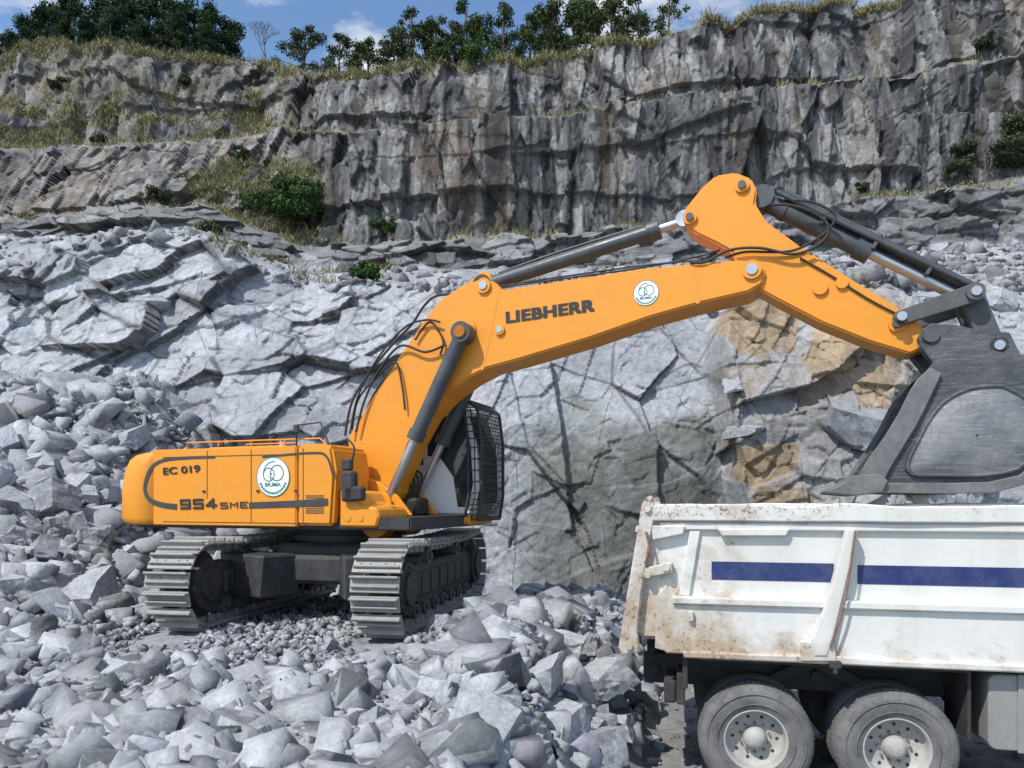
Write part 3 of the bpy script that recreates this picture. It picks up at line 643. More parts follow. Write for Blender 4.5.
for px in(204,258,296):
    lx=E(px,480,-1.455)[0]; sm.box((lx,-1.462,1.86),(.05,.02,.03),.004)
for i in range(9): sm.box((.33,-1.453,1.55+i*.03),(.3,.008,.012))
sm.obj('panel_seams',M_black,hood)
def strip(pts,w0,w1,y,mb):
    P=bez([(x,0,z) for x,z in pts],6); v=[];n=len(P)
    for i,p in enumerate(P):
        t=(P[min(i+1,n-1)]-P[max(i-1,0)]).normalized(); nn=Vector((-t.z,0,t.x)); w=w0+(w1-w0)*i/(n-1)
        v+= [(p.x+nn.x*w,y,p.z+nn.z*w),(p.x-nn.x*w,y,p.z-nn.z*w)]
    mb.raw(v,[[2*i,2*i+1,2*i+3,2*i+2] for i in range(n-1)])
st=MB(); strip([E(p[0],p[1],-1.456) for p in [(215,457),(185,458),(165,460),(153,466),(147,477),(145,490),(150,500),(162,505),(177,507)]],.02,.045,-1.4565,st)
strip([E(p[0],p[1],-1.456) for p in [(249,505.5),(290,504),(328,502)]],.045,.05,-1.4575,st)
strip([E(p[0],p[1],-1.456) for p in [(262,457),(310,453),(326,456),(333,475)]],.014,.018,-1.4565,st)
st.obj('livery_stripe',M_stripe,hood)
Yt=-1.462
text("EC 019",E(163,475,Yt),E(200,472,Yt),.11,Yt,M_letter,hood,bold=.006)
stroke("954",E(180,509.5,Yt),E(219,508.5,Yt),.155,Yt,M_letter,hood,.036)
stroke("SME",E(220,508.8,Yt),E(250,508,Yt),.095,Yt,M_letter,hood,.018)
def emblem(cx,cz,r,y,parent):
    mb=MB(); mb.ring(cx,cz,y,0,r,mat=0); mb.ring(cx,cz,y-.001,r*.96,r,mat=1)
    mb.ring(cx-r*.25,cz+r*.12,y-.002,r*.30,r*.36,20,380,mat=1); mb.ring(cx+r*.24,cz+r*.2,y-.0022,r*.36,r*.42,-150,195,mat=3)
    mb.ring(cx+r*.05,cz+r*.14,y-.0024,r*.60,r*.66,84,180,mat=1); mb.ring(cx+r*.02,cz+r*.0,y-.0026,r*.16,r*.22,110,250,mat=3)
    for i in range(13):
        a=math.radians(205+i*130/12); mb.ring(cx+.82*r*math.cos(a),cz+.82*r*math.sin(a),y-.002,0,r*.075,mat=(2 if i%2 else 1),seg=8)
    mb.obj('emblem',[M_emw,M_emg,M_leafmark,M_emk],parent,"round white sticker with teal number sixty mark")
    text("BIUMA",(cx-r*.48,cz-r*.48),(cx+r*.48,cz-r*.48),r*.2,y-.003,M_emg,parent,'emblem_lettering',r*.008)
c=E(273,477,-1.46); emblem(c[0],c[1],.285,-1.461,hood)
hr=MB()
def rail(pts,ly,z0): hr.tube([(x,ly,z) for x,z in pts],.011,smooth=False)
rail([(-2.1,2.48),(-2.1,2.61),(.3,2.61),(.45,2.48)],-1.28,0)
for xx in(-1.5,-.9,-.3): hr.tube([(xx,-1.28,2.46),(xx,-1.28,2.61)],.009,smooth=False)
rail([(-2.3,2.48),(-2.3,2.70),(-1.2,2.70),(-1.2,2.48)],.3,0)
hr.obj('handrail',M_orange,hood)
mr=MB(); mr.tube([(-.05,-1.35,2.48),(-.05,-1.35,2.80),(.35,-1.35,2.83),(.5,-1.35,2.5)],.014,smooth=False); mr.box((-.05,-1.35,2.75),(.10,.05,.13),.02)
mr.obj('mirror_bracket',M_black,ex)
mr=MB(); mr.cyl((-1.9,.5,2.45),(-1.9,.5,2.85),.06); mr.obj('exhaust_pipe',M_black,ex)
dk_=MB(); dk_.prism([(.66,ZB+.02),(1.25,ZB+.02),(1.3,1.5),(1.25,1.62),(1.0,1.68),(.9,1.85),(.66,1.88)],-1.35,-.5,.03)
for y0 in(-.5,.36): dk_.prism([(.1,ZB+.16),(1.3,ZB+.16),(1.35,1.5),(1.1,1.80),(.8,2.0),(.5,2.1),(.1,2.1)],y0,y0+.08,.02)
dk_.box((1.1,1.0,1.40),(1.5,1.0,.13),.03)
for xx in(.8,1.0): dk_.cyl((xx,-1.36,1.48),(xx,-1.30,1.48),.05,seg=16)
deck=dk_.obj('front_deck',M_orange,ex)
bx=MB(); a=E(350,485,-1.37); bx.box((a[0],-1.38,a[1]-.02),(.2,.16,.42),.03); bx.box((a[0]+.1,-1.4,a[1]-.12),(.3,.12,.2),.03); bx.box((a[0]-.02,-1.40,a[1]+.28),(.15,.1,.16),.02)
bx.tube([(a[0],-1.4,a[1]+.2),(a[0]+.1,-1.42,a[1]+.5),(a[0]-.05,-1.38,a[1]+.65)],.015)
bx.obj('work_lamp',M_black,ex)
# cab
C0,C1=.62,1.50
cp=[(.42,1.47),(1.84,1.47),(1.95,1.9),(1.91,2.6),(1.75,3.15),(1.62,3.22),(.5,3.22),(.42,3.14)]
cb=MB(); cb.prism(cp,C0,C1,.05,segs=2); cb.box((1.05,(C0+C1)/2,3.24),(1.1,.7,.08),.03)
cab=cb.obj('cab',M_white,ex,"white cab with dark windows and black front guard")
wn=MB(); wn.prism([(.52,2.3),(.98,2.3),(.98,3.08),(.52,3.08)],C0-.015,C0,.005)
wn.prism([(1.06,2.45),(1.30,2.40),(1.52,2.1),(1.60,1.62),(1.79,1.62),(1.86,2.0),(1.82,2.6),(1.69,3.08),(1.06,3.08)],C0-.015,C0,.005)
wn.prism([(.58,2.2),(1.0,2.2),(1.0,3.08),(.58,3.08)],C1,C1+.015,.005); wn.prism([(1.1,1.7),(1.8,1.7),(1.82,2.6),(1.69,3.08),(1.1,3.08)],C1,C1+.015,.005)
wn.prism([(1.95,1.68),(1.97,1.92),(1.935,2.6),(1.78,3.09),(1.75,3.07),(1.91,2.58),(1.95,1.93),(1.92,1.68)],C0+.06,C1-.06,.003)
wn.obj('window',M_glass,cab)
gd_=MB(); gpf=[(1.97,1.42),(2.03,1.8),(2.03,2.65),(1.96,3.18),(1.80,3.30)]; G0,G1=C0-.07,C1+.02
def gp(t):
    n=len(gpf)-1; k=min(int(t*n),n-1); f=t*n-k; return (gpf[k][0]*(1-f)+gpf[k+1][0]*f,gpf[k][1]*(1-f)+gpf[k+1][1]*f)
for i in range(15):
    yy=G0+i*(G1-G0)/14; gd_.tube([(p[0],yy,p[1]) for p in gpf],.010 if i not in(0,14) else .028,seg=6,smooth=False)
for i in range(36):
    p=gp(i/35.); gd_.tube([(p[0],G0,p[1]),(p[0],G1,p[1])],.009 if i not in(0,35) else .03,seg=6,smooth=False)
for i in range(20):
    p=gp(i/19.); gd_.tube([(p[0],G0,p[1]),(p[0]-.22,G0-.01,p[1])],.010,seg=6,smooth=False)
gd_.tube([(p[0]-.22,G0-.01,p[1]) for p in gpf],.026,seg=6,smooth=False)
gd_.tube([(p[0]-.11,G0-.005,p[1]) for p in gpf],.010,seg=6,smooth=False)
gd_.tube([(1.80,G0,3.30),(.6,G0,3.30),(.6,G1,3.30),(1.80,G1,3.30)],.022,smooth=False)
gd_.obj('cab_guard',M_black,cab,"black steel mesh guard over the cab front")
# boom
bp=[(374,500),(354,470),(347,440),(372,398),(400,355),(425,318),(440,300),(462,285),(480,279),(494,281),(502,290),(560,281),(640,269),(700,263),(738,260),(757,261),(766,270),(762,284),(748,292),(700,303),(650,317),(590,338),(520,359),(487,368),(466,379),(443,396),(424,416),(408,445),(396,480),(390,503)]
B2=[E(*p,-.32) for p in bp]
bo=MB(); bo.prism(B2,-.32,.32,.025,segs=2)
for (px,py,r) in((500,330,.075),(752,270,.12),(484,286,.11),(384,490,.17),(466,330,.16)):
    q=E(px,py,-.32); bo.cyl((q[0],-.36,q[1]),(q[0],.36,q[1]),r,seg=28)
for ly in(-.1,.06): bo.prism(capsule(E(470,300,0),E(486,281,0),.2,.12),ly,ly+.05,.01)
bo.prism([E(*p,-.32) for p in((690,262),(694,262),(700,303),(696,304))],-.324,-.318)
bo.prism([E(*p,-.32) for p in((497,290),(500,289),(484,369),(481,371))],-.324,-.318)
boom=bo.obj('boom',M_orange,ex,"cranked orange boom with black lettering")
text("LIEBHERR",E(506,323.5,-.327),E(595,311.0,-.327),.168,-.327,M_letter,boom,bold=.015,gap=1.08)
c=E(646,293,-.326); emblem(c[0],c[1],.17,-.3265,boom)
for (px,py,r,yy) in((752,270,.07,.38),(484,286,.06,.38),(384,490,.1,.38),(500,330,.045,.37)):
    pn=MB(); q=E(px,py,-.32); pn.cyl((q[0],-yy,q[1]),(q[0],yy,q[1]),r,seg=20); pn.obj('pin',M_chrome,boom)
CL=.47
for ly in(-CL,CL):
    T_=E3(463,333,-CL); Bq=E3(386,503,-CL); T_.y=ly;Bq.y=ly; d=(Bq-T_)
    m_=MB(); m_.cyl(T_+d*.02,T_+d*.60,.11,seg=28); m_.cyl(T_+d*.57,T_+d*.62,.13,seg=28); m_.cyl((T_.x,ly-.11,T_.z),(T_.x,ly+.11,T_.z),.15,seg=24)
    m_.tube([T_+d*.05+Vector((-.10,0,0)),T_+d*.3+Vector((-.13,0,-.03)),T_+d*.55+Vector((-.10,0,-.05))],.022)
    o=m_.obj('boom_cylinder',M_cyl,ex); r_=MB(); r_.cyl(T_+d*.6,Bq,.065,seg=24); r_.cyl((Bq.x,ly-.09,Bq.z),(Bq.x,ly+.09,Bq.z),.13,seg=24); r_.obj('piston_rod',M_chrome,o)
    k=MB(); k.cyl((T_.x,-.61,T_.z),(T_.x,.61,T_.z),.085,seg=20); k.obj('pin',M_orange,o)
fb_=MB()
q=E(386,503,-CL)
for ly in(-.59,-.37,.37,.59): fb_.prism(capsule((q[0],q[1]),(q[0]-.12,1.4),.16,.24),ly-.02,ly+.02,.008)
fb_.cyl((q[0],-.64,q[1]),(q[0],.64,q[1]),.075,seg=18)
fb_.obj('cylinder_mount',M_orange,ex)
T_=E3(484,286,0);Bq=E3(685,221,0); m_=MB(); d=Bq-T_; m_.cyl(T_,T_+d*.86,.105,seg=28); m_.cyl(T_+d*.83,T_+d*.885,.135,seg=28); m_.cyl((T_.x,-.1,T_.z),(T_.x,.1,T_.z),.15)
m_.tube([T_+d*.08+Vector((0,0,.12)),T_+d*.4+Vector((0,0,.14)),T_+d*.8+Vector((0,0,.12))],.02)
o=m_.obj('stick_cylinder',M_cyl,ex); r_=MB(); r_.cyl(T_+d*.88,Bq,.06,seg=24); r_.cyl((Bq.x,-.12,Bq.z),(Bq.x,.12,Bq.z),.11); r_.obj('piston_rod',M_chrome,o)
sp_=[(703,186),(716,175),(735,172),(751,178),(757,190),(755,203),(766,221),(800,246),(850,278),(905,312),(926,330),(926,347),(910,354),(870,342),(820,322),(778,300),(760,290),(745,282),(738,268),(732,252),(716,243),(697,234),(684,224),(683,211)]
S2=[E(*p,-.25) for p in sp_]; sk=MB(); sk.prism(S2,-.25,.25,.025,segs=2)
for (px,py,r) in((820,288,.09),(842,283,.075),(752,270,.1),(742,186,.09),(690,218,.09),(897,324,.1)):
    q=E(px,py,-.25); sk.cyl((q[0],-.29,q[1]),(q[0],.29,q[1]),r,seg=26)
stick=sk.obj('stick',M_orange,ex,"short orange stick arm")
for (px,py,r,yy) in((742,186,.05,.32),(690,218,.05,.32),(897,324,.06,.36),(925,340,.09,.42)):
    pn=MB(); q=E(px,py,-.25); pn.cyl((q[0],-yy,q[1]),(q[0],yy,q[1]),r,seg=20); pn.obj('pin',M_grey,stick)
J=E3(968,300,0); T_=E3(762,200,0); d=J-T_; m_=MB(); m_.cyl(T_,T_+d*.53,.12,seg=28); m_.cyl(T_+d*.48,T_+d*.55,.15,seg=28); m_.cyl(T_+d*.1,T_+d*.13,.135,seg=28); m_.cyl((T_.x,-.15,T_.z),(T_.x,.15,T_.z),.15)
nz=Vector((-d.z,0,d.x)).normalized()
for ly in(-.16,.16): m_.cyl(T_+d*.05+nz*.12+Vector((0,ly,0)),T_+d*1.0+nz*.12+Vector((0,ly,0)),.035,seg=10)
g0=T_+d*.08+nz*.2; g1=T_+d*1.03+nz*.16
m_.prism([(g0.x,g0.z),(g1.x,g1.z),(g1.x-nz.x*.05,g1.z-nz.z*.05),(g0.x-nz.x*.05,g0.z-nz.z*.05)],-.17,.17,.01)
for t in(.3,.55,.8):
    q=T_+d*t; m_.box((0,0,0),(.05,.36,.2),.01,M=Matrix.Translation(q+nz*.1)@Matrix.Rotation(-math.atan2(d.z,d.x),4,'Y'))
o=m_.obj('bucket_cylinder',M_cyl,ex); r_=MB(); r_.cyl(T_+d*.53,J,.075,seg=24); r_.obj('piston_rod',M_chrome,o)
lk=MB(); R_=E(897,324); J2=(J.x,J.z); K_=E(990,352)
for ly in(-.36,.30): lk.prism(capsule(R_,J2,.09,.11),ly,ly+.06,.01)
for ly in(-.22,.10): lk.prism(capsule(J2,K_,.13,.12),ly,ly+.12,.015)
lk.cyl((J2[0],-.42,J2[1]),(J2[0],.42,J2[1]),.1,seg=22); lk.cyl((K_[0],-.42,K_[1]),(K_[0],.42,K_[1]),.1,seg=22)
lko=lk.obj('bucket_link',M_grey,ex)
for q in(J2,R_,K_):
    pn=MB(); pn.cyl((q[0],-.445,q[1]),(q[0],.445,q[1]),.055,seg=18); pn.obj('pin',M_chrome,lko)
# bucket: dark shell, light scraped cheek panel inside a rounded rib, heavy lip and teeth
W=.92
bp0=[(932,364),(950,351),(985,349),(1010,356),(1033,375),(1047,402),(1051,434),(1043,462),(1022,481),(990,489),(950,491),(905,491),(876,489),(862,480),(872,462),(888,440),(902,416),(912,394),(921,378)]
Pb=bez([(p[0],p[1],0) for p in bp0],3); BK=[E(p.x,p.y,-W) for p in Pb]
cheek0=[(1002,386),(1026,400),(1037,425),(1034,452),(1016,469),(988,475),(950,476),(914,474),(908,462),(918,440),(930,418),(946,400),(972,388)]
Pc=bez([(p[0],p[1],0) for p in cheek0+[cheek0[0]]],4)[:-1]; CK=[E(p.x,p.y,-W) for p in Pc]; ccx,ccz=E(975,436,-W)
bk=MB()
for sy in(-1,1):
    bk.prism(BK,*((W-.06,W) if sy>0 else(-W,-W+.06)),.008)
    n=len(CK); rings=[]
    for sc_,off in [(1.05,-.001),(1.03,.045),(.985,.05),(.965,.022),(.90,.03),(.7,.06),(.4,.08),(.02,.085)]:
        rings.append([(ccx+(p[0]-ccx)*sc_,sy*(W+off),ccz+(p[1]-ccz)*sc_) for p in CK])
    v=[p for r_ in rings for p in r_]
    for k in range(7): bk.raw(v,[[k*n+i,k*n+(i+1)%n,(k+1)*n+(i+1)%n,(k+1)*n+i] for i in range(n)],k>3,2 if k>=2 else 0)
outer=bp0[2:13]; P_=bez([(E(*p,-W)[0],0,E(*p,-W)[1]) for p in outer],5); pts=[(p.x,p.z) for p in P_]; cxm,czm=E(978,425,-W)
inn=[]
for i,p in enumerate(pts):
    a=pts[max(i-1,0)];b=pts[min(i+1,len(pts)-1)]; t=Vector((b[0]-a[0],b[1]-a[1])).normalized(); nn=Vector((t.y,-t.x))
    if nn.dot(Vector((cxm-p[0],czm-p[1])))<0: nn=-nn
    inn.append((p[0]+nn.x*.06,p[1]+nn.y*.06))
n=len(pts); v=[];f=[]
for yy in(-W+.02,W-.02):
    for p in pts: v.append((p[0],yy,p[1]))
    for p in inn: v.append((p[0],yy,p[1]))
for i in range(n-1):
    f.append([i,i+1,2*n+i+1,2*n+i]); f.append([n+i,n+i+1,3*n+i+1,3*n+i])
f.append([n-1,2*n-1,4*n-1,3*n-1]); f.append([0,n,3*n,2*n]); bk.raw(v,f,True)
Hn=E(925,342); top0=[E(*p,-W) for p in((932,364),(950,351),(985,349))]
bk.prism([top0[0],top0[1],top0[2],(top0[2][0],top0[2][1]-.1),(top0[1][0]+.05,top0[1][1]-.12)],-W+.02,W-.02,.01)
for ly in(-.42,-.30,.24,.36):
    bk.prism([(Hn[0]-.1,Hn[1]+.06),(Hn[0],Hn[1]+.14),(Hn[0]+.25,Hn[1]+.1),(K_[0]-.1,K_[1]+.16),(K_[0]+.1,K_[1]+.14),(K_[0]+.2,K_[1]-.1),(K_[0]+.45,K_[1]-.5),(Hn[0]+.1,Hn[1]-.45),(Hn[0]-.12,Hn[1]-.12)],ly,ly+.06,.01)
for sy in(-1,1):
    cut=[E(*p,-W) for p in((930,368),(941,374),(929,400),(916,426),(901,450),(889,470),(880,488),(862,487),(857,478),(868,459),(884,437),(898,414),(909,392),(917,379))]
    y0,y1=(W,W+.06) if sy>0 else(-W-.06,-W); bk.prism(cut,y0,y1,.01,1)
    heel=[E(*p,-W) for p in((872,493),(950,494),(992,493),(1026,484),(1047,464),(1054,434),(1045,434),(1038,458),(1019,475),(988,482),(950,483),(880,483))]
    bk.prism(heel,*((W,W+.055) if sy>0 else(-W-.055,-W)),.01,1)
lpa=E(864,486,-W); bk.prism([(lpa[0]-.10,lpa[1]-.05),(lpa[0]-.10,lpa[1]+.03),(lpa[0]+.25,lpa[1]+.06),(lpa[0]+.25,lpa[1]-.06)],-W-.03,W+.03,.01,1)
buck=bk.obj('bucket',[M_bucket,M_wear,M_scrape],ex,"scratched grey steel digging bucket held over the truck bed")
th=MB(); th.prism([(-.40,-.07),(-.385,-.03),(-.20,.05),(-.14,.12),(.14,.13),(.24,.05),(.18,-.08),(-.08,-.11)],-.10,.10,.015); to=th.obj('x',M_wear); thm=to.data; bpy.data.objects.remove(to)
for i in range(6):
    o=bpy.data.objects.new('tooth',thm); link(o,buck); o.location=(lpa[0]+.0,-W-.02+i*(2*W+.04)/5,lpa[1]+.0); o.rotation_euler=(0,-.03,0)
pn=MB(); pn.cyl((Hn[0],-.45,Hn[1]),(Hn[0],.45,Hn[1]),.09,seg=20); pn.obj('pin',M_grey,buck)
hs=MB()
def hz(pts,r=.022,ly=-.36): hs.tube([E3(p[0],p[1],p[2] if len(p)>2 else ly) for p in pts],r,seg=8)
hz([(352,430),(358,400),(376,378),(395,362),(402,385),(405,410)],.016,-.38)
hz([(345,436),(352,402),(370,372),(392,345),(412,324),(424,306),(436,296),(455,294)],.020,.0)
hz([(356,432),(364,402),(378,372),(400,346),(425,352),(445,345)],.018,-.4)
hz([(360,434),(370,402),(388,374),(412,347),(430,330),(445,310)],.018,-.15)
hz([(350,434),(358,396),(378,358),(404,328),(425,320),(440,322)],.016,-.4)
hz([(415,340),(430,322),(443,340),(440,355)],.016,-.37)
hz([(690,262),(705,262),(730,250),(760,248),(795,254),(822,242),(828,225),(812,212),(790,205),(770,205)],.018,-.34)
hz([(725,258),(745,252),(780,252),(800,248),(826,232),(835,215),(815,203),(795,200)],.016,-.3)
hz([(500,286),(560,277),(640,266),(690,261)],.013,-.2)
hz([(500,288),(560,279),(640,268),(700,256),(720,250)],.013,-.1)
hz([(905,318),(870,300),(830,275),(800,258)],.012,-.27)
hs.obj('hydraulic_hose',M_hose,boom)
cl=MB()
for i in range(5): cl.tube([(.9+i*.05,.1,1.6),(.93+i*.05,.15+.03*i,1.9+.05*i),(.85+i*.04,.2,2.2)],.022)
cl.box((1.05,.1,1.62),(.4,.4,.28),.04)
cl.obj('hydraulic_block',M_hose,ex)
# ------------------------------------------------------------------ TRUCK
TA=math.atan2(.7,3.16); TO=(1.21,7.1,.0); tca,tsa=math.cos(TA),math.sin(TA)
tr=empty('dump_truck',TO,-TA); top(tr,"dirty white dump truck with blue side stripe parked on gravel",'truck')
def T(px,py,ly=0.):
    r=(px-512)/F; lx=(r*(TO[1]+ly*tca)-TO[0]-ly*tsa)/(tca+r*tsa); Y=TO[1]-lx*tsa+ly*tca
    return lx, CH+(HY-py)/F*Y
XF=5.6
bd=MB()
for y0,y1 in((.07,.12),(2.38,2.43)): bd.prism([(.06,2.70),(-.1,1.6),(0,1.5),(XF,1.5),(XF,2.70)],y0,y1,.006)
bd.box((XF/2,1.25,1.5),(XF-.1,2.3,.06)); bd.prism([(XF,1.45),(XF,2.9),(XF-.06,2.9),(XF-.06,1.45)],.07,2.43,.01)
def wavy(x0,x1,z0,z1,y0,y1,seed,amp=.012,n=70):
    xs_=np.linspace(x0,x1,n); q=np.stack([xs_*2.2,xs_*0+seed,xs_*0],-1); dz=fbm(q,4,seed)*amp*1.6; dy=fbm(q+50,4,seed+3)*amp
    e=.015; prof=[(y0+e,z0),(y1-e,z0),(y1,z0+e),(y1,z1-e),(y1-e,z1),(y0+e,z1),(y0,z1-e),(y0,z0+e)]; v=[]
    for i,x_ in enumerate(xs_):
        for (yy,zz) in prof: v.append((x_,yy+dy[i]*(1 if yy<(y0+y1)/2 else .3),zz+(dz[i] if zz>(z0+z1)/2 else dz[i]*.2)))
    f=[[i*8+k,i*8+(k+1)%8,(i+1)*8+(k+1)%8,(i+1)*8+k] for i in range(n-1) for k in range(8)]+[list(range(8)),list(range((n-1)*8,n*8))]
    bd.raw(v,f)
def sidekit(sy):
    g=lambda a,b:(a,b) if sy>0 else (2.5-b,2.5-a)
    wavy(.04,XF,2.60,2.755,*g(-.02,.14),3 if sy>0 else 4,.016)
    bd.prism([(.2,2.515),(XF,2.515),(XF,2.595),(.17,2.595)],*g(.02,.1),.015)
    wavy(.24,XF,1.36,1.84,*g(.0,.09),7 if sy>0 else 8,.010)
    bd.prism([(.3,1.83),(XF,1.83),(XF,1.90),(.3,1.90)],*g(-.05,.08),.012)
    wavy(.4,XF,1.33,1.40,*g(-.045,.08),9,.008)
    bd.prism([(.36,1.9),(.46,1.9),(.56,2.51),(.46,2.51)],*g(.03,.08),.01)
    q=[T(*p) for p in((845,529),(856,529),(850,560),(831,640),(826,655),(812,655),(810,640),(829,590))]
    bd.prism(q,*g(-.08,.03),.012,segs=2)
    bd.prism([T(*p) for p in((800,640),(832,640),(836,660),(800,660))],*g(-.07,.03),.01)
    bd.prism([T(*p) for p in((718,529),(790,529),(786,536),(722,536))],*g(-.0,.07),.008)
for s_ in(1,-1): sidekit(s_)
for i in range(2): bd.prism([(3.6+i*1.3,1.9),(3.72+i*1.3,1.9),(3.72+i*1.3,2.51),(3.6+i*1.3,2.51)],.0,.08,.01)
bed=bd.obj('bed',M_tw,tr,"dented dirty white steel tipper body")
sb=MB()
for a,b in(((.66,2.14),(1.73,2.14)),((1.93,2.13),(XF-.1,2.13))):
    sb.raw([(a[0],.066,a[1]-.085),(b[0],.066,b[1]-.085),(b[0],.066,b[1]+.085),(a[0],.066,a[1]+.085)],[[0,1,2,3]])
sb.obj('side_stripe',M_blue,bed)
tg=MB(); tg.prism([(.08,2.68),(.03,2.68),(-.19,1.38),(-.02,1.36)],.10,2.4,.01)
for y0,y1 in((-.02,.08),(2.42,2.52)):
    tg.prism([(.02,2.78),(.08,2.84),(.12,2.84),(.15,2.70),(.10,2.45),(.02,1.95),(-.02,1.55),(.0,1.36),(-.16,1.33),(-.2,1.40),(-.12,1.9),(-.03,2.45)],y0,y1,.012,segs=2)
    tg.prism([(.10,2.56),(.42,2.56),(.40,2.48),(.12,2.42)],y0+.01,y1,.01)
    tg.prism([(.03,2.06),(.30,2.12),(.30,2.22),(.05,2.16)],y0,y1-.01,.01)
    tg.prism([(.14,1.40),(.30,1.36),(.34,1.9),(.24,2.0),(.16,1.9)],y0+.02,y1,.01)
    for c_ in((.07,2.72),(.07,2.1),(-.1,1.42),(.24,2.17)): tg.cyl((c_[0],y0-.03,c_[1]),(c_[0],y1+.02,c_[1]),.035,seg=14)
for i in range(4): tg.prism([(-.05-.0*i,1.5+i*.33),(-.16+.05*i,1.5+i*.33),(-.16+.05*i,1.56+i*.33),(-.04,1.56+i*.33)],.12,2.38,.006)
tg.obj('tailgate',M_tw,tr,"rusty dented white tailgate")
ht=MB(); a=T(853,530);b=T(842,600);c=T(828,645); ht.tube([(a[0],-.095,a[1]),(b[0],-.105,b[1]),(c[0],-.095,c[1])],.011); ht.obj('lever_rod',M_rust,tr)
ht=MB(); ht.tube([(.06,-.04,2.5),(.09,-.05,2.35),(.05,-.04,2.2)],.012); ht.obj('latch',M_rust,tr)
ht=MB(); ht.box((.47,-.03,1.72),(.05,.04,.10),.01); ht.obj('latch',M_tw,tr)
ht=MB(); ht.box((1.72,-.06,1.335),(.1,.04,.07),.01); ht.cyl((1.72,-.06,1.32),(1.72,-.06,1.26),.02); ht.obj('hook',M_under,tr)
ub=MB()
for yy in(.75,1.65): ub.box((3.9,yy+.05,1.05),(7.8,.1,.3),.01)
for i in range(9): ub.box((.3+i*.62,1.25,1.40),(.12,2.2,.16),.01)
for xx in(.1,1.7,3.0): ub.cyl((xx,.7,1.05),(xx,1.8,1.05),.06)
WX=(1.06,2.27)
for xx in WX:
    ub.cyl((xx,.3,.54),(xx,2.2,.54),.1,seg=16); ub.cyl((xx,1.1,.54),(xx,1.4,.54),.26,seg=24)
for y0,y1 in((.62,.72),(1.78,1.88)): ub.prism([(.9,.75),(1.66,1.15),(2.5,.75),(2.5,.85),(1.66,1.3),(.9,.85)],y0,y1,.01)
ub.box((.28,1.25,.95),(.12,2.1,.22),.02); ub.box((.42,.13,1.16),(.05,.06,.3),.01)
ub.prism([(.55,1.28),(2.85,1.28),(2.85,1.33),(.55,1.33)],.1,2.4,.005)
ub.box((2.85,.4,1.0),(.03,.6,.62),.005); ub.box((.38,.35,1.0),(.08,.45,.3),.01)
ub.cyl((3.0,1.25,1.0),(3.6,1.25,1.0),.25)
ub.obj('chassis',M_under,tr)
tyre=[( .0,.285),(-.02,.33),(-.035,.40),(-.03,.455),(-.01,.495),(.03,.515),(.15,.52),(.27,.515),(.30,.49),(.30,.33),(.28,.285)]
tm_=MB(); tm_.lathe(tyre,0,0,64)
for i in range(64):
    a=2*math.pi*i/64; M_=Matrix.Rotation(a,4,'Y')
    tm_.box((.513,.06,0),(.010,.06,.034),.002,0,M_); tm_.box((.518,.15,.02),(.008,.10,.034),.002,0,M_); tm_.box((.513,.25,0),(.010,.06,.034),.002,0,M_)
for rr in(.345,.44): tm_.lathe([(-.018-.017*(rr>.4),rr-.006),(-.036-.008*(rr>.4),rr),(-.018-.017*(rr>.4),rr+.006)],0,0,64)
to=tm_.obj('x',M_tyre); tyrem=to.data; bpy.data.objects.remove(to)
rm=MB()
rm.lathe([(-.005,.29),(-.012,.278),(.03,.264),(.10,.257),(.13,.24),(.13,.11)],0,0,48)
rm.lathe([(.13,.11),(.06,.098),(.05,.092),(.03,.07),(.022,.06),(.02,.0)],0,0,32)
rm.lathe([(.14,.3),(.14,.0)],0,0,32)
for i in range(10):
    a=2*math.pi*(i+.5)/10; rm.cyl((.135*math.cos(a),.135,.135*math.sin(a)),(.135*math.cos(a),.10,.135*math.sin(a)),.013,seg=6,mat=2)
    rm.cyl((.20*math.cos(a+.3),.135,.20*math.sin(a+.3)),(.20*math.cos(a+.3),.127,.20*math.sin(a+.3)),.016,seg=12,mat=1)
ro=rm.obj('x',[M_rim,M_under,M_rust]); rimm=ro.data; bpy.data.objects.remove(ro)
def wheel(x,y,flip):
    w=empty('wheel',(x,y,.56)); w.parent=tr; w["label"]="dusty truck wheel with off-white dished rim"
    if flip: w.rotation_euler=(0,0,math.pi)
    else: w.rotation_euler=(0,random.uniform(0,6),0)
    for nme,me in(('tyre',tyrem),('rim',rimm)): link(bpy.data.objects.new(nme,me),w)
for xx in WX:
    for y_,fl in((.10,0),(.44,0),(2.40,1),(2.06,1)): wheel(xx,y_,fl)
wheel(6.9,.15,0); wheel(6.9,2.35,1)
tkn=MB(); tkn.prism(rrect(3.0,4.3,.62,1.28,.07,4),.1,.62,.012,segs=1)
for xx in(3.25,3.9): tkn.box((xx,.09,.95),(.05,.02,.68),.004)
tkn.obj('fuel_tank',M_tank,tr)
cbt=MB(); cbt.prism([(5.8,.95),(6.2,.95),(6.3,1.3),(7.4,1.3),(7.55,.7),(7.9,.7),(7.9,1.7),(7.75,2.6),(7.5,2.95),(5.9,2.95)],.05,2.45,.08,segs=2)
tcab=cbt.obj('cab',M_tw,tr)
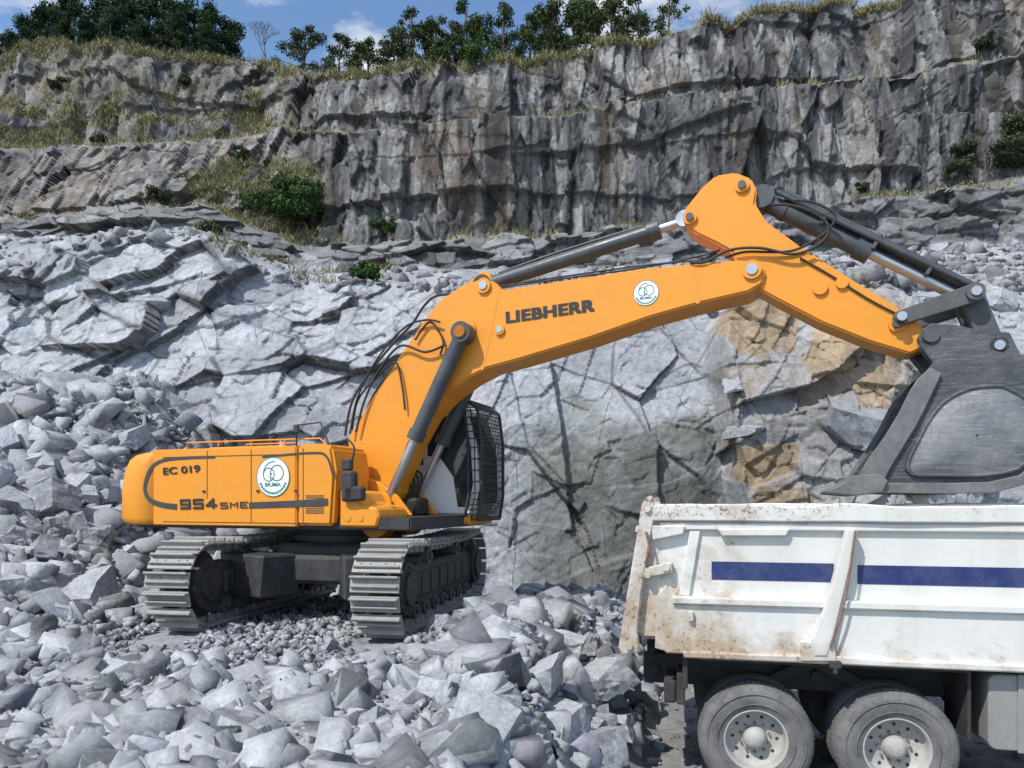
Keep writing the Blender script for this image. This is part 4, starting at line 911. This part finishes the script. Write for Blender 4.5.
wg=MB(); wg.prism([(6.7,1.9),(7.7,1.9),(7.6,2.5),(6.7,2.55)],.035,.05,.005); wg.prism([(7.9,1.75),(7.77,2.6),(7.79,2.6),(7.92,1.75)],.25,2.25,.004); wg.obj('window',M_glass,tcab)
# ------------------------------------------------------------------ light, sky, camera
sdir=Vector((-.58,-.58,1.0)).normalized()
el=math.asin(sdir.z); az=math.atan2(sdir.x,sdir.y)
sl=bpy.data.lights.new('sun','SUN'); sl.energy=4.4; sl.angle=math.radians(.55); sl.color=(1,.955,.89)
so=bpy.data.objects.new('sun',sl); so.rotation_euler=sdir.to_track_quat('Z','Y').to_euler(); link(so)
w=bpy.data.worlds.new('World'); sc.world=w; w.use_nodes=True; nt=w.node_tree; bg=nt.nodes['Background']
sk=nt.nodes.new('ShaderNodeTexSky'); sk.sky_type='NISHITA'; sk.sun_disc=False; sk.sun_elevation=el; sk.sun_rotation=az; sk.air_density=1.0; sk.dust_density=.3; sk.ozone_density=1.3
skb=mixc(nt,1.,sk.outputs[0],(1.18,1.32,1.42),'MULTIPLY')
tc=nt.nodes.new('ShaderNodeTexCoord'); mp=nt.nodes.new('ShaderNodeMapping'); mp.inputs['Scale'].default_value=(1,1,2.6); mp.inputs['Location'].default_value=(.35,0,.2); nt.links.new(tc.outputs['Generated'],mp.inputs[0])
nz_=nt.nodes.new('ShaderNodeTexNoise'); nz_.inputs['Scale'].default_value=5; nz_.inputs['Detail'].default_value=8; nz_.inputs['Roughness'].default_value=.6; nt.links.new(mp.outputs[0],nz_.inputs['Vector'])
fc=mrange(nt,nz_.outputs[0],.47,.64,0,.92)
cm=mixc(nt,fc,skb,(6.9,7.0,7.2)); nt.links.new(cm,bg.inputs[0]); bg.inputs[1].default_value=.14
cd=bpy.data.cameras.new('camera'); cam=bpy.data.objects.new('camera',cd); cam.location=(0,0,CH); cam.rotation_euler=(math.radians(90),0,0)
cd.sensor_width=36; cd.lens=36*F/1024; cd.shift_y=(HY-384)/1024; cd.clip_end=2000; cd.clip_start=.05
link(cam); sc.camera=cam
sc.view_settings.view_transform='Standard'; sc.view_settings.look='None'; sc.view_settings.exposure=0; sc.view_settings.gamma=1
